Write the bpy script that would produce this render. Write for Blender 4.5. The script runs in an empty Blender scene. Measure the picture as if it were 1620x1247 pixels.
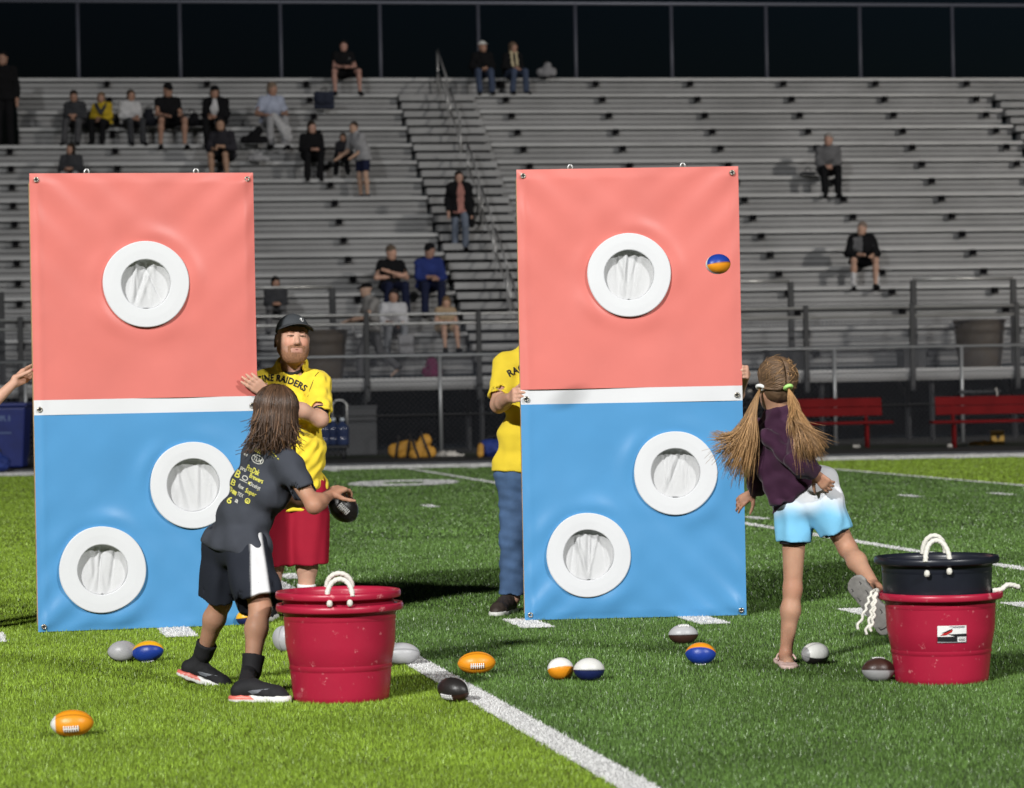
import bpy, math, random
import numpy as np
from mathutils import Vector, Matrix
from mathutils.bvhtree import BVHTree

random.seed(7)
RNG = np.random.default_rng(11)
scene = bpy.context.scene
COL = scene.collection
PI = math.pi

# ------------------------------------------------------------------ camera
F_PX, IMG_W, IMG_H = 4800.0, 1620.0, 1247.0
CAM_H = 1.306
ROLL, PITCH = 0.019, 21.5 / 4800.0
vZ = np.array([0, math.sin(PITCH), math.cos(PITCH)])
VIEW = np.array([0, math.cos(PITCH), -math.sin(PITCH)])
vX = np.array([1.0, 0, 0])
RIGHT = math.cos(ROLL) * vX - math.sin(ROLL) * vZ
UP = math.cos(ROLL) * vZ + math.sin(ROLL) * vX
CAM = np.array([0, 0, CAM_H])

cam_data = bpy.data.cameras.new('camera')
cam = bpy.data.objects.new('camera', cam_data)
COL.objects.link(cam)
cam.matrix_world = Matrix(((RIGHT[0], UP[0], -VIEW[0], 0), (RIGHT[1], UP[1], -VIEW[1], 0),
                           (RIGHT[2], UP[2], -VIEW[2], CAM_H), (0, 0, 0, 1)))
cam_data.sensor_width = 36.0
cam_data.lens = F_PX / IMG_W * 36.0
cam_data.clip_end = 2000.0
cam_data.dof.use_dof = True
cam_data.dof.focus_distance = 15.0
cam_data.dof.aperture_fstop = 4.8
scene.camera = cam

# ------------------------------------------------------------------ night sky, floodlights, exposure
world = bpy.data.worlds.new('World')
scene.world = world
world.use_nodes = True
wn = world.node_tree
bg = wn.nodes['Background']
sky = wn.nodes.new('ShaderNodeTexSky')
sky.sky_type = 'NISHITA'
sky.sun_disc = False
sky.sun_elevation = math.radians(-3.5)
sky.sun_rotation = math.radians(90.0)
tint = wn.nodes.new('ShaderNodeVectorMath'); tint.operation = 'MULTIPLY'; tint.inputs[1].default_value = (.45, 1.0, 2.0)   # blue of the night sky
wn.links.new(sky.outputs[0], tint.inputs[0]); wn.links.new(tint.outputs[0], bg.inputs[0])
bg.inputs[1].default_value = 0.10
scene.view_settings.view_transform = 'Standard'
scene.view_settings.look = 'None'
scene.view_settings.exposure = 0.0
scene.view_settings.gamma = 1.0
scene.view_settings.use_curve_mapping = False
scene.cycles.use_denoising = True
scene.cycles.max_bounces = 6
scene.cycles.sample_clamp_indirect = 4.0

# floodlight masts of the stadium: position of the lamp head, power, colour, what it is aimed at
FLOODS = [((-25.0, -38.0, 31.0), 4600.0, (1.0, 0.992, 0.975), (1, 22, 0)),
          ((58.0, 10.0, 27.0), 1900.0, (1.0, 0.945, 0.87), (15, 58, 4)),
          ((34.0, -32.0, 31.0), 2500.0, (1.0, 0.992, 0.975), (1, 22, 0)),
          ((-44.0, 24.0, 27.0), 450.0, (0.88, 0.94, 1.0), (-2, 30, 0))]

# ------------------------------------------------------------------ pixel <-> place helpers (photo pixels)
def ray(px, py):
    return VIEW + (px - 810) / F_PX * RIGHT - (py - 623.5) / F_PX * UP
def gp(px, py, z=0.0):
    r = ray(px, py)
    return CAM + r * ((z - CAM_H) / r[2])
def at(px, py, y):
    r = ray(px, py)
    return CAM + r * (y / r[1])
def proj(P):
    d = np.asarray(P, float) - CAM
    w = d @ VIEW
    return np.stack([810 + F_PX * (d @ RIGHT) / w, 623.5 - F_PX * (d @ UP) / w], -1)

# ------------------------------------------------------------------ materials
def mat(name, col, rough=0.7, var=0.0, vscale=8.0, bump=0.0, bscale=60.0, metal=0.0, spec=0.4, attr=False,
        island=0.0, sheen=0.0, trans=0.0, spots=None, coat=0.0, sss=0.0):
    m = bpy.data.materials.new(name)
    m.use_nodes = True
    nt = m.node_tree
    N, L = nt.nodes, nt.links
    b = N['Principled BSDF']
    b.inputs['Roughness'].default_value = rough
    b.inputs['Metallic'].default_value = metal
    b.inputs['Specular IOR Level'].default_value = spec
    if sheen: b.inputs['Sheen Weight'].default_value = sheen
    if trans: b.inputs['Transmission Weight'].default_value = trans
    if coat: b.inputs['Coat Weight'].default_value = coat; b.inputs['Coat Roughness'].default_value = 0.25
    if sss:
        b.inputs['Subsurface Weight'].default_value = sss
        b.inputs['Subsurface Radius'].default_value = (0.012, 0.004, 0.002)
        b.inputs['Subsurface Scale'].default_value = 1.0
    rgb = N.new('ShaderNodeRGB'); rgb.outputs[0].default_value = (*col, 1)
    out = rgb.outputs[0]
    if attr:
        a = N.new('ShaderNodeAttribute'); a.attribute_name = 'Col'; out = a.outputs['Color']
    tc = N.new('ShaderNodeTexCoord')
    def mult(o, fac_socket, lo, hi):
        mr = N.new('ShaderNodeMapRange'); mr.inputs[3].default_value = lo; mr.inputs[4].default_value = hi
        L.new(fac_socket, mr.inputs[0])
        vm = N.new('ShaderNodeVectorMath'); vm.operation = 'SCALE'
        L.new(o, vm.inputs[0]); L.new(mr.outputs[0], vm.inputs['Scale'])
        return vm.outputs[0]
    if var:
        n = N.new('ShaderNodeTexNoise'); n.inputs['Scale'].default_value = vscale; n.inputs['Detail'].default_value = 5
        L.new(tc.outputs['Object'], n.inputs['Vector'])
        mr = N.new('ShaderNodeMapRange'); mr.inputs[1].default_value = .3; mr.inputs[2].default_value = .7
        L.new(n.outputs[0], mr.inputs[0])
        out = mult(out, mr.outputs[0], 1 - var, 1 + var)
    if island:
        g = N.new('ShaderNodeNewGeometry')
        out = mult(out, g.outputs['Random Per Island'], 1 - island, 1 + island)
    if spots:
        n2 = N.new('ShaderNodeTexNoise'); n2.inputs['Scale'].default_value = spots[1]; n2.inputs['Detail'].default_value = 4
        n2.inputs['Roughness'].default_value = .65
        L.new(tc.outputs['Object'], n2.inputs['Vector'])
        mr = N.new('ShaderNodeMapRange'); mr.inputs[1].default_value = spots[2]; mr.inputs[2].default_value = spots[2] + .06
        L.new(n2.outputs[0], mr.inputs[0])
        mx = N.new('ShaderNodeMix'); mx.data_type = 'RGBA'
        L.new(mr.outputs[0], mx.inputs['Factor']); L.new(out, mx.inputs['A']); mx.inputs['B'].default_value = (*spots[0], 1)
        out = mx.outputs['Result']
    L.new(out, b.inputs['Base Color'])
    if bump:
        n3 = N.new('ShaderNodeTexNoise'); n3.inputs['Scale'].default_value = bscale; n3.inputs['Detail'].default_value = 6
        L.new(tc.outputs['Object'], n3.inputs['Vector'])
        bp = N.new('ShaderNodeBump'); bp.inputs['Strength'].default_value = bump; bp.inputs['Distance'].default_value = .01
        L.new(n3.outputs[0], bp.inputs['Height']); L.new(bp.outputs[0], b.inputs['Normal'])
    return m

M = {}
def mm(key, *a, **k):
    if key not in M: M[key] = mat(key, *a, **k)
    return M[key]

# ------------------------------------------------------------------ mesh builders
def raw_mesh(name, V, faces, smooth=False):
    """faces: (n,3) or (n,4) int array, or list of such arrays"""
    me = bpy.data.meshes.new(name)
    V = np.asarray(V, np.float32)
    if isinstance(faces, np.ndarray): faces = [faces]
    faces = [np.asarray(f, np.int32) for f in faces if len(f)]
    me.vertices.add(len(V)); me.vertices.foreach_set('co', V.ravel())
    loops = np.concatenate([f.ravel() for f in faces])
    tot = np.concatenate([np.full(len(f), f.shape[1], np.int32) for f in faces])
    start = np.concatenate([[0], np.cumsum(tot)[:-1]]).astype(np.int32)
    me.loops.add(len(loops)); me.loops.foreach_set('vertex_index', loops)
    me.polygons.add(len(tot)); me.polygons.foreach_set('loop_start', start); me.polygons.foreach_set('loop_total', tot)
    me.polygons.foreach_set('use_smooth', np.full(len(tot), bool(smooth)))
    me.update(calc_edges=True); me.validate()
    return me

def link(name, me, material=None, parent=None, loc=None):
    o = bpy.data.objects.new(name, me)
    COL.objects.link(o)
    if material is not None and me is not None: me.materials.append(material)
    if parent is not None: o.parent = parent
    if loc is not None: o.location = loc
    return o

def thing(name, label, cat, loc=(0, 0, 0), rotz=0.0, group=None):
    o = bpy.data.objects.new(name, None)
    COL.objects.link(o)
    o.location = tuple(loc); o.rotation_euler = (0, 0, rotz)
    o['label'] = label; o['category'] = cat
    if group: o['group'] = group
    return o

class MB:
    """collects shapes, builds one mesh object"""
    def __init__(self): self.v, self.q, self.t, self.n = [], [], [], 0
    def add(self, V, q=None, t=None):
        V = np.asarray(V, float)
        if q is not None and len(q): self.q.append(np.asarray(q) + self.n)
        if t is not None and len(t): self.t.append(np.asarray(t) + self.n)
        self.v.append(V); self.n += len(V)
        return self
    def box(self, c, size, axes=None):
        c = np.asarray(c, float); s = np.asarray(size, float) / 2
        ax = np.eye(3) if axes is None else np.asarray(axes, float)
        sg = np.array([(x, y, z) for z in (-1, 1) for y in (-1, 1) for x in (-1, 1)], float)
        V = c + (sg * s) @ ax
        q = [(0, 2, 3, 1), (4, 5, 7, 6), (0, 1, 5, 4), (2, 6, 7, 3), (0, 4, 6, 2), (1, 3, 7, 5)]
        return self.add(V, q)
    def tube(self, pts, r, n=8, caps=True):
        pts = np.asarray(pts, float); m = len(pts)
        rr = np.full(m, r, float) if np.isscalar(r) else np.asarray(r, float)
        tg = np.gradient(pts, axis=0); tg /= np.linalg.norm(tg, axis=1)[:, None] + 1e-12
        ref = np.array([0, 0, 1.0]) if abs(tg[0][2]) < .9 else np.array([1.0, 0, 0])
        nx = np.cross(ref, tg[0]); nx /= np.linalg.norm(nx)
        V = []
        for i in range(m):
            nx = nx - tg[i] * (nx @ tg[i]); nx /= np.linalg.norm(nx) + 1e-12
            ny = np.cross(tg[i], nx)
            a = np.arange(n) * 2 * PI / n
            V.append(pts[i] + rr[i] * (np.cos(a)[:, None] * nx + np.sin(a)[:, None] * ny))
        V = np.concatenate(V)
        q = [(i * n + j, i * n + (j + 1) % n, (i + 1) * n + (j + 1) % n, (i + 1) * n + j) for i in range(m - 1) for j in range(n)]
        t = []
        if caps:
            V = np.concatenate([V, pts[:1], pts[-1:]])
            t = [(m * n, (j + 1) % n, j) for j in range(n)] + [(m * n + 1, (m - 1) * n + j, (m - 1) * n + (j + 1) % n) for j in range(n)]
        return self.add(V, q, t)
    def lathe(self, prof, c=(0, 0, 0), n=48):
        prof = np.asarray(prof, float); m = len(prof)
        a = np.arange(n) * 2 * PI / n
        V = np.concatenate([np.stack([p[0] * np.cos(a), p[0] * np.sin(a), np.full(n, p[1])], 1) for p in prof]) + np.asarray(c, float)
        q = [(i * n + j, i * n + (j + 1) % n, (i + 1) * n + (j + 1) % n, (i + 1) * n + j) for i in range(m - 1) for j in range(n)]
        return self.add(V, q)
    def poly(self, pts2, frame):
        """flat polygon fan: pts2 list of 2d, frame(x,y)->3d"""
        V = [frame(*p) for p in pts2]
        n = len(V); c = np.mean(V, 0)
        return self.add(np.array(V + [c]), None, [(i, (i + 1) % n, n) for i in range(n)])
    def build(self, name, material, parent=None, smooth=False, loc=None):
        f = []
        if self.q: f.append(np.concatenate(self.q))
        if self.t: f.append(np.concatenate(self.t))
        me = raw_mesh(name, np.concatenate(self.v), f, smooth)
        return link(name, me, material, parent, loc)

def bevel(o, w=0.006, seg=2):
    b = o.modifiers.new('bevel', 'BEVEL'); b.width = w; b.segments = seg; b.limit_method = 'ANGLE'
    return o

def set_col(me, C):
    a = me.color_attributes.new('Col', 'FLOAT_COLOR', 'POINT')
    C = np.concatenate([np.asarray(C, np.float32), np.ones((len(C), 1), np.float32)], 1)
    a.data.foreach_set('color', C.ravel())

# ------------------------------------------------------------------ implicit bodies (smooth union of tapered limbs, meshed by surface nets)
class Sdf:
    def __init__(self, res=0.01, k=0.03): self.res, self.k, self.p = res, k, []
    def cap(self, a, b, ra, rb=None, k=None, clip=None, sub=False, flat=None):
        self.p.append(('c', np.asarray(a, float), np.asarray(b, float), float(ra), float(ra if rb is None else rb),
                       self.k if k is None else k, clip or [], sub)); return self
    def ell(self, c, r, R=None, k=None, clip=None, sub=False):
        self.p.append(('e', np.asarray(c, float), np.asarray(r, float), np.eye(3) if R is None else np.asarray(R, float), None,
                       self.k if k is None else k, clip or [], sub)); return self
    def chain(self, pts, rs, k=None, clip=None):
        for i in range(len(pts) - 1):
            self.cap(pts[i], pts[i + 1], rs[i], rs[i + 1], k, clip)
        return self
    def bounds(self, p):
        if p[0] == 'c':
            r = max(p[3], p[4]); return np.minimum(p[1], p[2]) - r, np.maximum(p[1], p[2]) + r
        r = p[2].max(); return p[1] - r, p[1] + r
    def mesh(self, name, clips=None, wrinkle=0.0, wl=0.07, seed=0, stretch=(1, 1, 1)):
        res = self.res
        bb = [self.bounds(p) for p in self.p if not p[7]]
        lo = np.min([b[0] for b in bb], 0) - 3 * res - .004; hi = np.max([b[1] for b in bb], 0) + 3 * res + .004
        n = np.ceil((hi - lo) / res).astype(int) + 1
        ax = [(lo[i] + res * np.arange(n[i])).astype(np.float32) for i in range(3)]
        D = np.full(n, 9.0, np.float32)
        for p in self.p:
            a, b = self.bounds(p); m = p[5] + 2.5 * res
            i0 = np.clip(np.floor((a - m - lo) / res).astype(int), 0, n); i1 = np.clip(np.ceil((b + m - lo) / res).astype(int) + 1, 0, n)
            if (i1 <= i0).any(): continue
            X, Y, Z = np.meshgrid(ax[0][i0[0]:i1[0]], ax[1][i0[1]:i1[1]], ax[2][i0[2]:i1[2]], indexing='ij', sparse=True)
            if p[0] == 'c':
                A, B, ra, rb = p[1], p[2], p[3], p[4]
                ab = B - A; L2 = max(float(ab @ ab), 1e-9)
                t = np.clip(((X - A[0]) * ab[0] + (Y - A[1]) * ab[1] + (Z - A[2]) * ab[2]) / L2, 0, 1)
                d = np.sqrt((X - A[0] - t * ab[0]) ** 2 + (Y - A[1] - t * ab[1]) ** 2 + (Z - A[2] - t * ab[2]) ** 2) - (ra + t * (rb - ra))
            else:
                c, r, R = p[1], p[2], p[3]
                q = [((X - c[0]) * R[i][0] + (Y - c[1]) * R[i][1] + (Z - c[2]) * R[i][2]) for i in range(3)]
                k0 = np.sqrt(sum((q[i] / r[i]) ** 2 for i in range(3))); k1 = np.sqrt(sum((q[i] / r[i] ** 2) ** 2 for i in range(3))) + 1e-9
                d = k0 * (k0 - 1) / k1
            for pt, nn in p[6]:
                nn = np.asarray(nn, float) / np.linalg.norm(nn)
                d = np.maximum(d, (X - pt[0]) * nn[0] + (Y - pt[1]) * nn[1] + (Z - pt[2]) * nn[2])
            S = D[i0[0]:i1[0], i0[1]:i1[1], i0[2]:i1[2]]
            k = p[5]
            if p[7]:
                d = -d; h = np.clip(.5 + .5 * (d - S) / max(k, 1e-4), 0, 1)
                D[i0[0]:i1[0], i0[1]:i1[1], i0[2]:i1[2]] = S + (d - S) * h + k * h * (1 - h)
            else:
                h = np.clip(.5 + .5 * (S - d) / max(k, 1e-4), 0, 1)
                D[i0[0]:i1[0], i0[1]:i1[1], i0[2]:i1[2]] = S + (d - S) * h - k * h * (1 - h)
        if wrinkle:
            r = np.random.default_rng(seed + 5)
            X, Y, Z = np.meshgrid(ax[0] * stretch[0], ax[1] * stretch[1], ax[2] * stretch[2], indexing='ij', sparse=True)
            W = 0
            for j in range(7):
                w = r.normal(size=3); w /= np.linalg.norm(w); w *= 2 * PI / (wl * r.uniform(.6, 1.7))
                ph = r.uniform(0, 6.28, 2)
                u2 = r.normal(size=3) * 6
                W = W + np.sin(X * w[0] + Y * w[1] + Z * w[2] + ph[0] + 1.2 * np.sin(X * u2[0] + Y * u2[1] + Z * u2[2] + ph[1]))
            D = D + (wrinkle * W / 2.6).astype(np.float32)
        for pt, nn in (clips or []):
            nn = np.asarray(nn, float) / np.linalg.norm(nn)
            X, Y, Z = np.meshgrid(ax[0], ax[1], ax[2], indexing='ij', sparse=True)
            D = np.maximum(D, ((X - pt[0]) * nn[0] + (Y - pt[1]) * nn[1] + (Z - pt[2]) * nn[2]).astype(np.float32))
        V, Q = nets(D)
        return raw_mesh(name, lo + V * res, Q, True)

def nets(D):
    s = D < 0
    c = s[:-1, :-1, :-1].astype(np.int8)
    tot = np.zeros(c.shape, np.int8)
    offs = [(x, y, z) for x in (0, 1) for y in (0, 1) for z in (0, 1)]
    nx, ny, nz = D.shape
    for o in offs: tot += s[o[0]:nx - 1 + o[0], o[1]:ny - 1 + o[1], o[2]:nz - 1 + o[2]]
    I = np.argwhere((tot > 0) & (tot < 8))
    idx = np.full(c.shape, -1, np.int32); idx[I[:, 0], I[:, 1], I[:, 2]] = np.arange(len(I))
    val = {o: D[I[:, 0] + o[0], I[:, 1] + o[1], I[:, 2] + o[2]] for o in offs}
    acc = np.zeros((len(I), 3)); cnt = np.zeros(len(I))
    for o in offs:
        for axis in range(3):
            if o[axis]: continue
            o2 = list(o); o2[axis] = 1; o2 = tuple(o2)
            a, b = val[o], val[o2]
            x = (a < 0) != (b < 0)
            t = np.where(x, a / np.where(x, a - b, 1), 0)
            P = np.tile(np.array(o, float), (len(I), 1)); P[:, axis] += t
            acc += P * x[:, None]; cnt += x
    V = I + acc / np.maximum(cnt, 1)[:, None]
    Q = []
    for axis in range(3):
        b1, b2 = (axis + 1) % 3, (axis + 2) % 3
        sl0 = [slice(None)] * 3; sl1 = [slice(None)] * 3
        sl0[axis] = slice(0, -1); sl1[axis] = slice(1, None)
        x = s[tuple(sl0)] != s[tuple(sl1)]
        E = np.argwhere(x)
        E = E[(E[:, b1] > 0) & (E[:, b2] > 0) & (E[:, b1] < D.shape[b1] - 1) & (E[:, b2] < D.shape[b2] - 1)]
        if not len(E): continue
        flip = s[E[:, 0], E[:, 1], E[:, 2]]
        def cell(d1, d2):
            e = E.copy(); e[:, b1] -= d1; e[:, b2] -= d2
            return idx[e[:, 0], e[:, 1], e[:, 2]]
        q = np.stack([cell(1, 1), cell(0, 1), cell(0, 0), cell(1, 0)], 1)
        q[~flip] = q[~flip][:, ::-1]
        Q.append(q)
    Q = np.concatenate(Q); Q = Q[(Q >= 0).all(1)]
    return V, Q

def verts_of(me):
    a = np.zeros(len(me.vertices) * 3, np.float32); me.vertices.foreach_get('co', a)
    return a.reshape(-1, 3).astype(float)
def bvh_of(me):
    V = [Vector(v) for v in verts_of(me)]
    return BVHTree.FromPolygons(V, [tuple(p.vertices) for p in me.polygons])

def nrm(v):
    v = np.asarray(v, float); return v / (np.linalg.norm(v) + 1e-12)
def frame_of(fwd, up):
    """rows: right, forward, up (orthonormal)"""
    f = nrm(fwd); u = nrm(np.asarray(up, float) - f * (np.asarray(up, float) @ f)); r = np.cross(f, u)
    return np.array([r, f, u])

def text2d(body, size=1.0, bold=0.0, spacing=1.0):
    """flat letter shapes as (V2, faces) from the built-in font"""
    cu = bpy.data.curves.new('lettering', 'FONT')
    cu.body = body; cu.size = size; cu.align_x = 'CENTER'; cu.offset = bold; cu.space_character = spacing; cu.resolution_u = 3
    o = bpy.data.objects.new('lettering', cu); COL.objects.link(o)
    dg = bpy.context.evaluated_depsgraph_get(); dg.update()
    me = o.evaluated_get(dg).to_mesh()
    V = np.array([v.co[:] for v in me.vertices]).reshape(-1, 3); fs = [tuple(p.vertices) for p in me.polygons]
    o.evaluated_get(dg).to_mesh_clear()
    bpy.data.objects.remove(o); bpy.data.curves.remove(cu)
    tri = []
    for f in fs:
        for i in range(1, len(f) - 1): tri.append((f[0], f[i], f[i + 1]))
    return V[:, :2], np.array(tri, int).reshape(-1, 3)

def drape(name, corners, nu, nv, bvh, direction, material, parent, off=0.003):
    """a four-cornered patch of cloth laid on a surface; corners run round it"""
    c = [np.asarray(q, float) for q in corners]
    V = [c[0] * (1 - u) * (1 - v) + c[1] * u * (1 - v) + c[2] * u * v + c[3] * (1 - u) * v for v in np.linspace(0, 1, nv + 1) for u in np.linspace(0, 1, nu + 1)]
    T = []
    for j in range(nv):
        for i in range(nu):
            a = j * (nu + 1) + i; T += [(a, a + 1, a + nu + 2), (a, a + nu + 2, a + nu + 1)]
    o = stick(name, np.array(V), T, bvh, direction, material, parent, off)
    o.data.polygons.foreach_set('use_smooth', np.ones(len(T), bool))
    return o

def stick(name, V3, tri, bvh, direction, material, parent, off=0.003):
    """presses flat shapes on to a surface: each vertex moves along direction until it meets it"""
    out = []
    d = Vector(nrm(direction))
    for v in V3:
        hit = bvh.ray_cast(Vector(v) - d * 0.5, d)
        if hit[0] is None:
            q = bvh.find_nearest(Vector(v)); hit = (q[0], q[1])
        out.append(np.array(hit[0] - d * off))
    me = raw_mesh(name, np.array(out), np.asarray(tri))
    return link(name, me, material, parent)
# ================================================================== floodlight masts (outside the frame, they light the field)
mm('galv', (.42, .43, .45), .45, var=.1, vscale=3, metal=.6)
mm('dark_metal', (.05, .053, .06), .5, var=.2, vscale=5)
def flood(pos, power, color, aim, label, spread):
    pos = np.array(pos, float); aim = np.array(aim, float)
    d = nrm(aim - pos)
    t = thing('floodlight_mast', label, 'floodlight', (pos[0], pos[1], 0), 0, 'floodlight masts round the field')
    b = MB(); b.tube([(0, 0, 0), (0, 0, pos[2] * .5), (0, 0, pos[2] + 1.2)], [.35, .27, .16], 12); b.build('pole', M['galv'], t, True)
    F = frame_of(d, (0, 0, 1))
    for i in range(-2, 3):
        for j in (0, 1):
            c = np.array([0, 0, pos[2]]) + F[0] * i * .8 + F[2] * (.6 * j) - d * .2
            b = MB(); b.box(c, (.6, .35, .5), F); b.build('lamp_head', M['dark_metal'], t)
    b = MB(); b.box(np.array([0, 0, pos[2] + .3]) - d * .45, (4.2, .08, .1), F); b.build('crossarm', M['galv'], t)
    ld = bpy.data.lights.new('floodlight', 'AREA'); ld.shape = 'RECTANGLE'; ld.size = 4.0; ld.size_y = 1.2
    ld.energy = power; ld.color = color
    lo = bpy.data.objects.new('floodlight', ld); COL.objects.link(lo); lo.parent = t
    R, U = F[0], F[2]
    p = np.array([0, 0, pos[2] + .3]) + d * .25
    ld.spread = math.radians(spread)
    lo.matrix_local = Matrix(((R[0], U[0], -d[0], p[0]), (R[1], U[1], -d[1], p[1]), (R[2], U[2], -d[2], p[2]), (0, 0, 0, 1)))
for f_, l_ in zip(FLOODS, ('tall floodlight mast behind the camera on the left side', 'tall floodlight mast far out to the right of the field', 'tall floodlight mast behind the camera on the right side', 'tall floodlight mast beside the field on the left')): flood(*f_, l_, (56, 48, 56, 150)[FLOODS.index(f_)])

# ================================================================== field
A_F = math.radians(10.75)                       # direction of the yard lines
dirF = np.array([-math.sin(A_F), math.cos(A_F)])
nrmF = np.array([math.cos(A_F), math.sin(A_F)])
def off_of(px, py): return float(gp(px, py)[:2] @ nrmF)
OA = .5 * (off_of(446, 930) + off_of(850, 1160))
OB = off_of(1000, 800.5)
OC = .5 * (off_of(1310, 742.5) + off_of(1620, 769.6))
LW = .115
SIDE_Y0, SIDE_Y1 = 45.65, 47.7

mm('ground', (.035, .035, .034), .9, var=.25, vscale=.6, bump=.3, bscale=30)
mm('track', (.016, .016, .016), .85, var=.2, vscale=1.5, bump=.2, bscale=80)
mm('soil_dark', (.036, .062, .018), .95, var=.35, vscale=40, bump=.6, bscale=150)
mm('soil_light', (.110, .135, .016), .95, var=.35, vscale=40, bump=.6, bscale=150)
mm('grass_dark', (.096, .178, .038), .38, var=.25, vscale=1.2, island=.62, spec=.5)
mm('grass_light', (.212, .325, .032), .42, var=.18, vscale=1.5, island=.55, spec=.4)
mm('line_white', (.60, .60, .59), .8, var=.06, vscale=6, bump=.4, bscale=120)
mm('blade_white', (.66, .66, .65), .8, island=.12)

def sheet(name, pts, z, material):
    V = [(p[0], p[1], z) for p in pts]
    me = raw_mesh(name, V, np.array([list(range(len(V)))]))
    o = link(name, me, material); o['kind'] = 'structure'; return o
sheet('ground', [(-300, -120), (300, -120), (300, 500), (-300, 500)], 0.0, M['ground'])
def strip(o0, o1, y0=-70, y1=SIDE_Y0):
    def P(o, y): x = (o - y * nrmF[1]) / nrmF[0]; return (x, y)
    return [P(o0, y0), P(o1, y0), P(o1, y1), P(o0, y1)]
sheet('football_field_turf', strip(OA, OC), .004, M['soil_dark'])
sheet('football_field_turf', strip(OA - 40, OA), .004, M['soil_light'])
sheet('football_field_turf', strip(OC, OC + 40), .004, M['soil_light'])
sheet('running_track', [(-60, SIDE_Y1 + .35), (60, SIDE_Y1 + .55), (60, 55.2), (-60, 54.6)], .004, M['track'])
mm('lane_paint', (.10, .10, .095), .8, var=.2, vscale=4)
for k, (y_, w_) in enumerate([(48.6, .10), (49.8, .08)]):
    sheet('lane_line', [(-60, y_), (60, y_), (60, y_ + w_), (-60, y_ + w_)], .008, M['lane_paint'])
b = MB(); b.box((0, SIDE_Y1 + .18, .02), (120, .16, .05)); kb = b.build('track_kerb', M['dark_metal']); kb['kind'] = 'structure'
mm('turf_far', (.018, .026, .012), .9, var=.3, vscale=3)
sheet('turf_margin', [(-60, 52.0), (60, 52.9), (60, 55.6), (-60, 53.6)], .012, M['turf_far'])

# painted markings: each one is a sheet plus its own white blades
MARKS = []          # (name, polygon, kind)
def line_quad(o, w=LW, y0=-70, y1=SIDE_Y0):
    return strip(o - w / 2, o + w / 2, y0, y1)
MARKS.append(('yard_line', line_quad(OA, .125)))
MARKS.append(('yard_line', line_quad(OB, .115)))
MARKS.append(('yard_line', line_quad(OC, .115)))
MARKS.append(('sideline', [(-50, SIDE_Y0), (50, SIDE_Y0 + .2), (50, SIDE_Y1 + .1), (-50, SIDE_Y1)]))
def hash_at(px, py, length=.60, w=.11):
    c = gp(px, py)[:2]
    d = dirF * length / 2; n = nrmF * w / 2
    MARKS.append(('hash_mark', [c - d - n, c - d + n, c + d + n, c + d - n]))
for px, py in [(-18, 1012), (281, 1003), (560, 997), (835, 989), (1110, 983), (1372, 972), (1634, 962)]: hash_at(px, py, .62, .17)
for px, py in [(460, 914), (1195, 821), (680, 802), (1440, 786), (1585, 783), (1080, 793), (880, 798)]: hash_at(px, py, .60, .13)
for px, py in [(525, 745), (740, 740), (1400, 727), (1500, 725), (1597, 723)]: hash_at(px, py, 1.2, .12)
def ring(px0, px1, py0, py1, n=40):
    c = gp((px0 + px1) / 2, (py0 + py1) / 2)[:2]
    rx = (gp(px1, (py0 + py1) / 2)[0] - gp(px0, (py0 + py1) / 2)[0]) / 2
    ry = (gp(px0, py0)[1] - gp(px0, py1)[1]) / 2
    return c, rx, ry
num_c, num_rx, num_ry = ring(553, 724, 760.5, 769.5)
num_c[1] -= 0
def in_poly(P, poly):
    poly = np.asarray(poly); r = np.ones(len(P), bool)
    s = 0
    for i in range(len(poly)):
        a, b_ = poly[i], poly[(i + 1) % len(poly)]
        cr = (b_[0] - a[0]) * (P[:, 1] - a[1]) - (b_[1] - a[1]) * (P[:, 0] - a[0])
        if i == 0: s = 1 if ((b_[0] - a[0]) * (poly[2][1] - a[1]) - (b_[1] - a[1]) * (poly[2][0] - a[0])) > 0 else -1
        r &= cr * s >= 0
    return r
def in_num(P):
    q = (P - num_c) / (num_rx, num_ry); e = np.abs(q[:, 0]) ** 2.6 + np.abs(q[:, 1]) ** 2.2
    qi = (P - num_c) / (num_rx * .38, num_ry * .36); ei = np.abs(qi[:, 0]) ** 2.6 + np.abs(qi[:, 1]) ** 2.2
    return (e < 1) & (ei > 1)

def blade_field(y0, y1, dens, h, w, seed):
    r = np.random.default_rng(seed)
    hw = lambda y: 810 / F_PX * y * 1.06 + .5
    area = (hw(y0) + hw(y1)) * (y1 - y0)
    n = int(area * dens)
    y = y0 + (y1 - y0) * r.random(n); x = (r.random(n) * 2 - 1) * hw(y1)
    k = np.abs(x) < hw(y); x, y = x[k], y[k]; n = len(x)
    return x, y, h * r.lognormal(0, .25, n), w * r.uniform(.6, 1.4, n), r
def blade_mesh(B, z0, lean=.55):
    x, y, h, w, r = B
    n = len(x)
    a = r.random(n) * 2 * PI; l = r.random(n) * lean * h; la = r.random(n) * 2 * PI
    V = np.empty((n, 3, 3), np.float32)
    V[:, 0] = np.stack([x - np.cos(a) * w / 2, y - np.sin(a) * w / 2, np.full(n, z0)], 1)
    V[:, 1] = np.stack([x + np.cos(a) * w / 2, y + np.sin(a) * w / 2, np.full(n, z0)], 1)
    V[:, 2] = np.stack([x + np.cos(la) * l, y + np.sin(la) * l, z0 + h], 1)
    return V.reshape(-1, 3)
zones = [blade_field(9.3, 13.0, 19000, .0128, .0038, 1), blade_field(13.0, 17.5, 11500, .0135, .0046, 2), blade_field(17.5, 25, 4400, .0145, .0078, 3),
         blade_field(25, 35, 1600, .0145, .013, 4), blade_field(35, SIDE_Y1, 800, .012, .022, 5)]
acc = {'dark': [], 'light': []}
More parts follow.
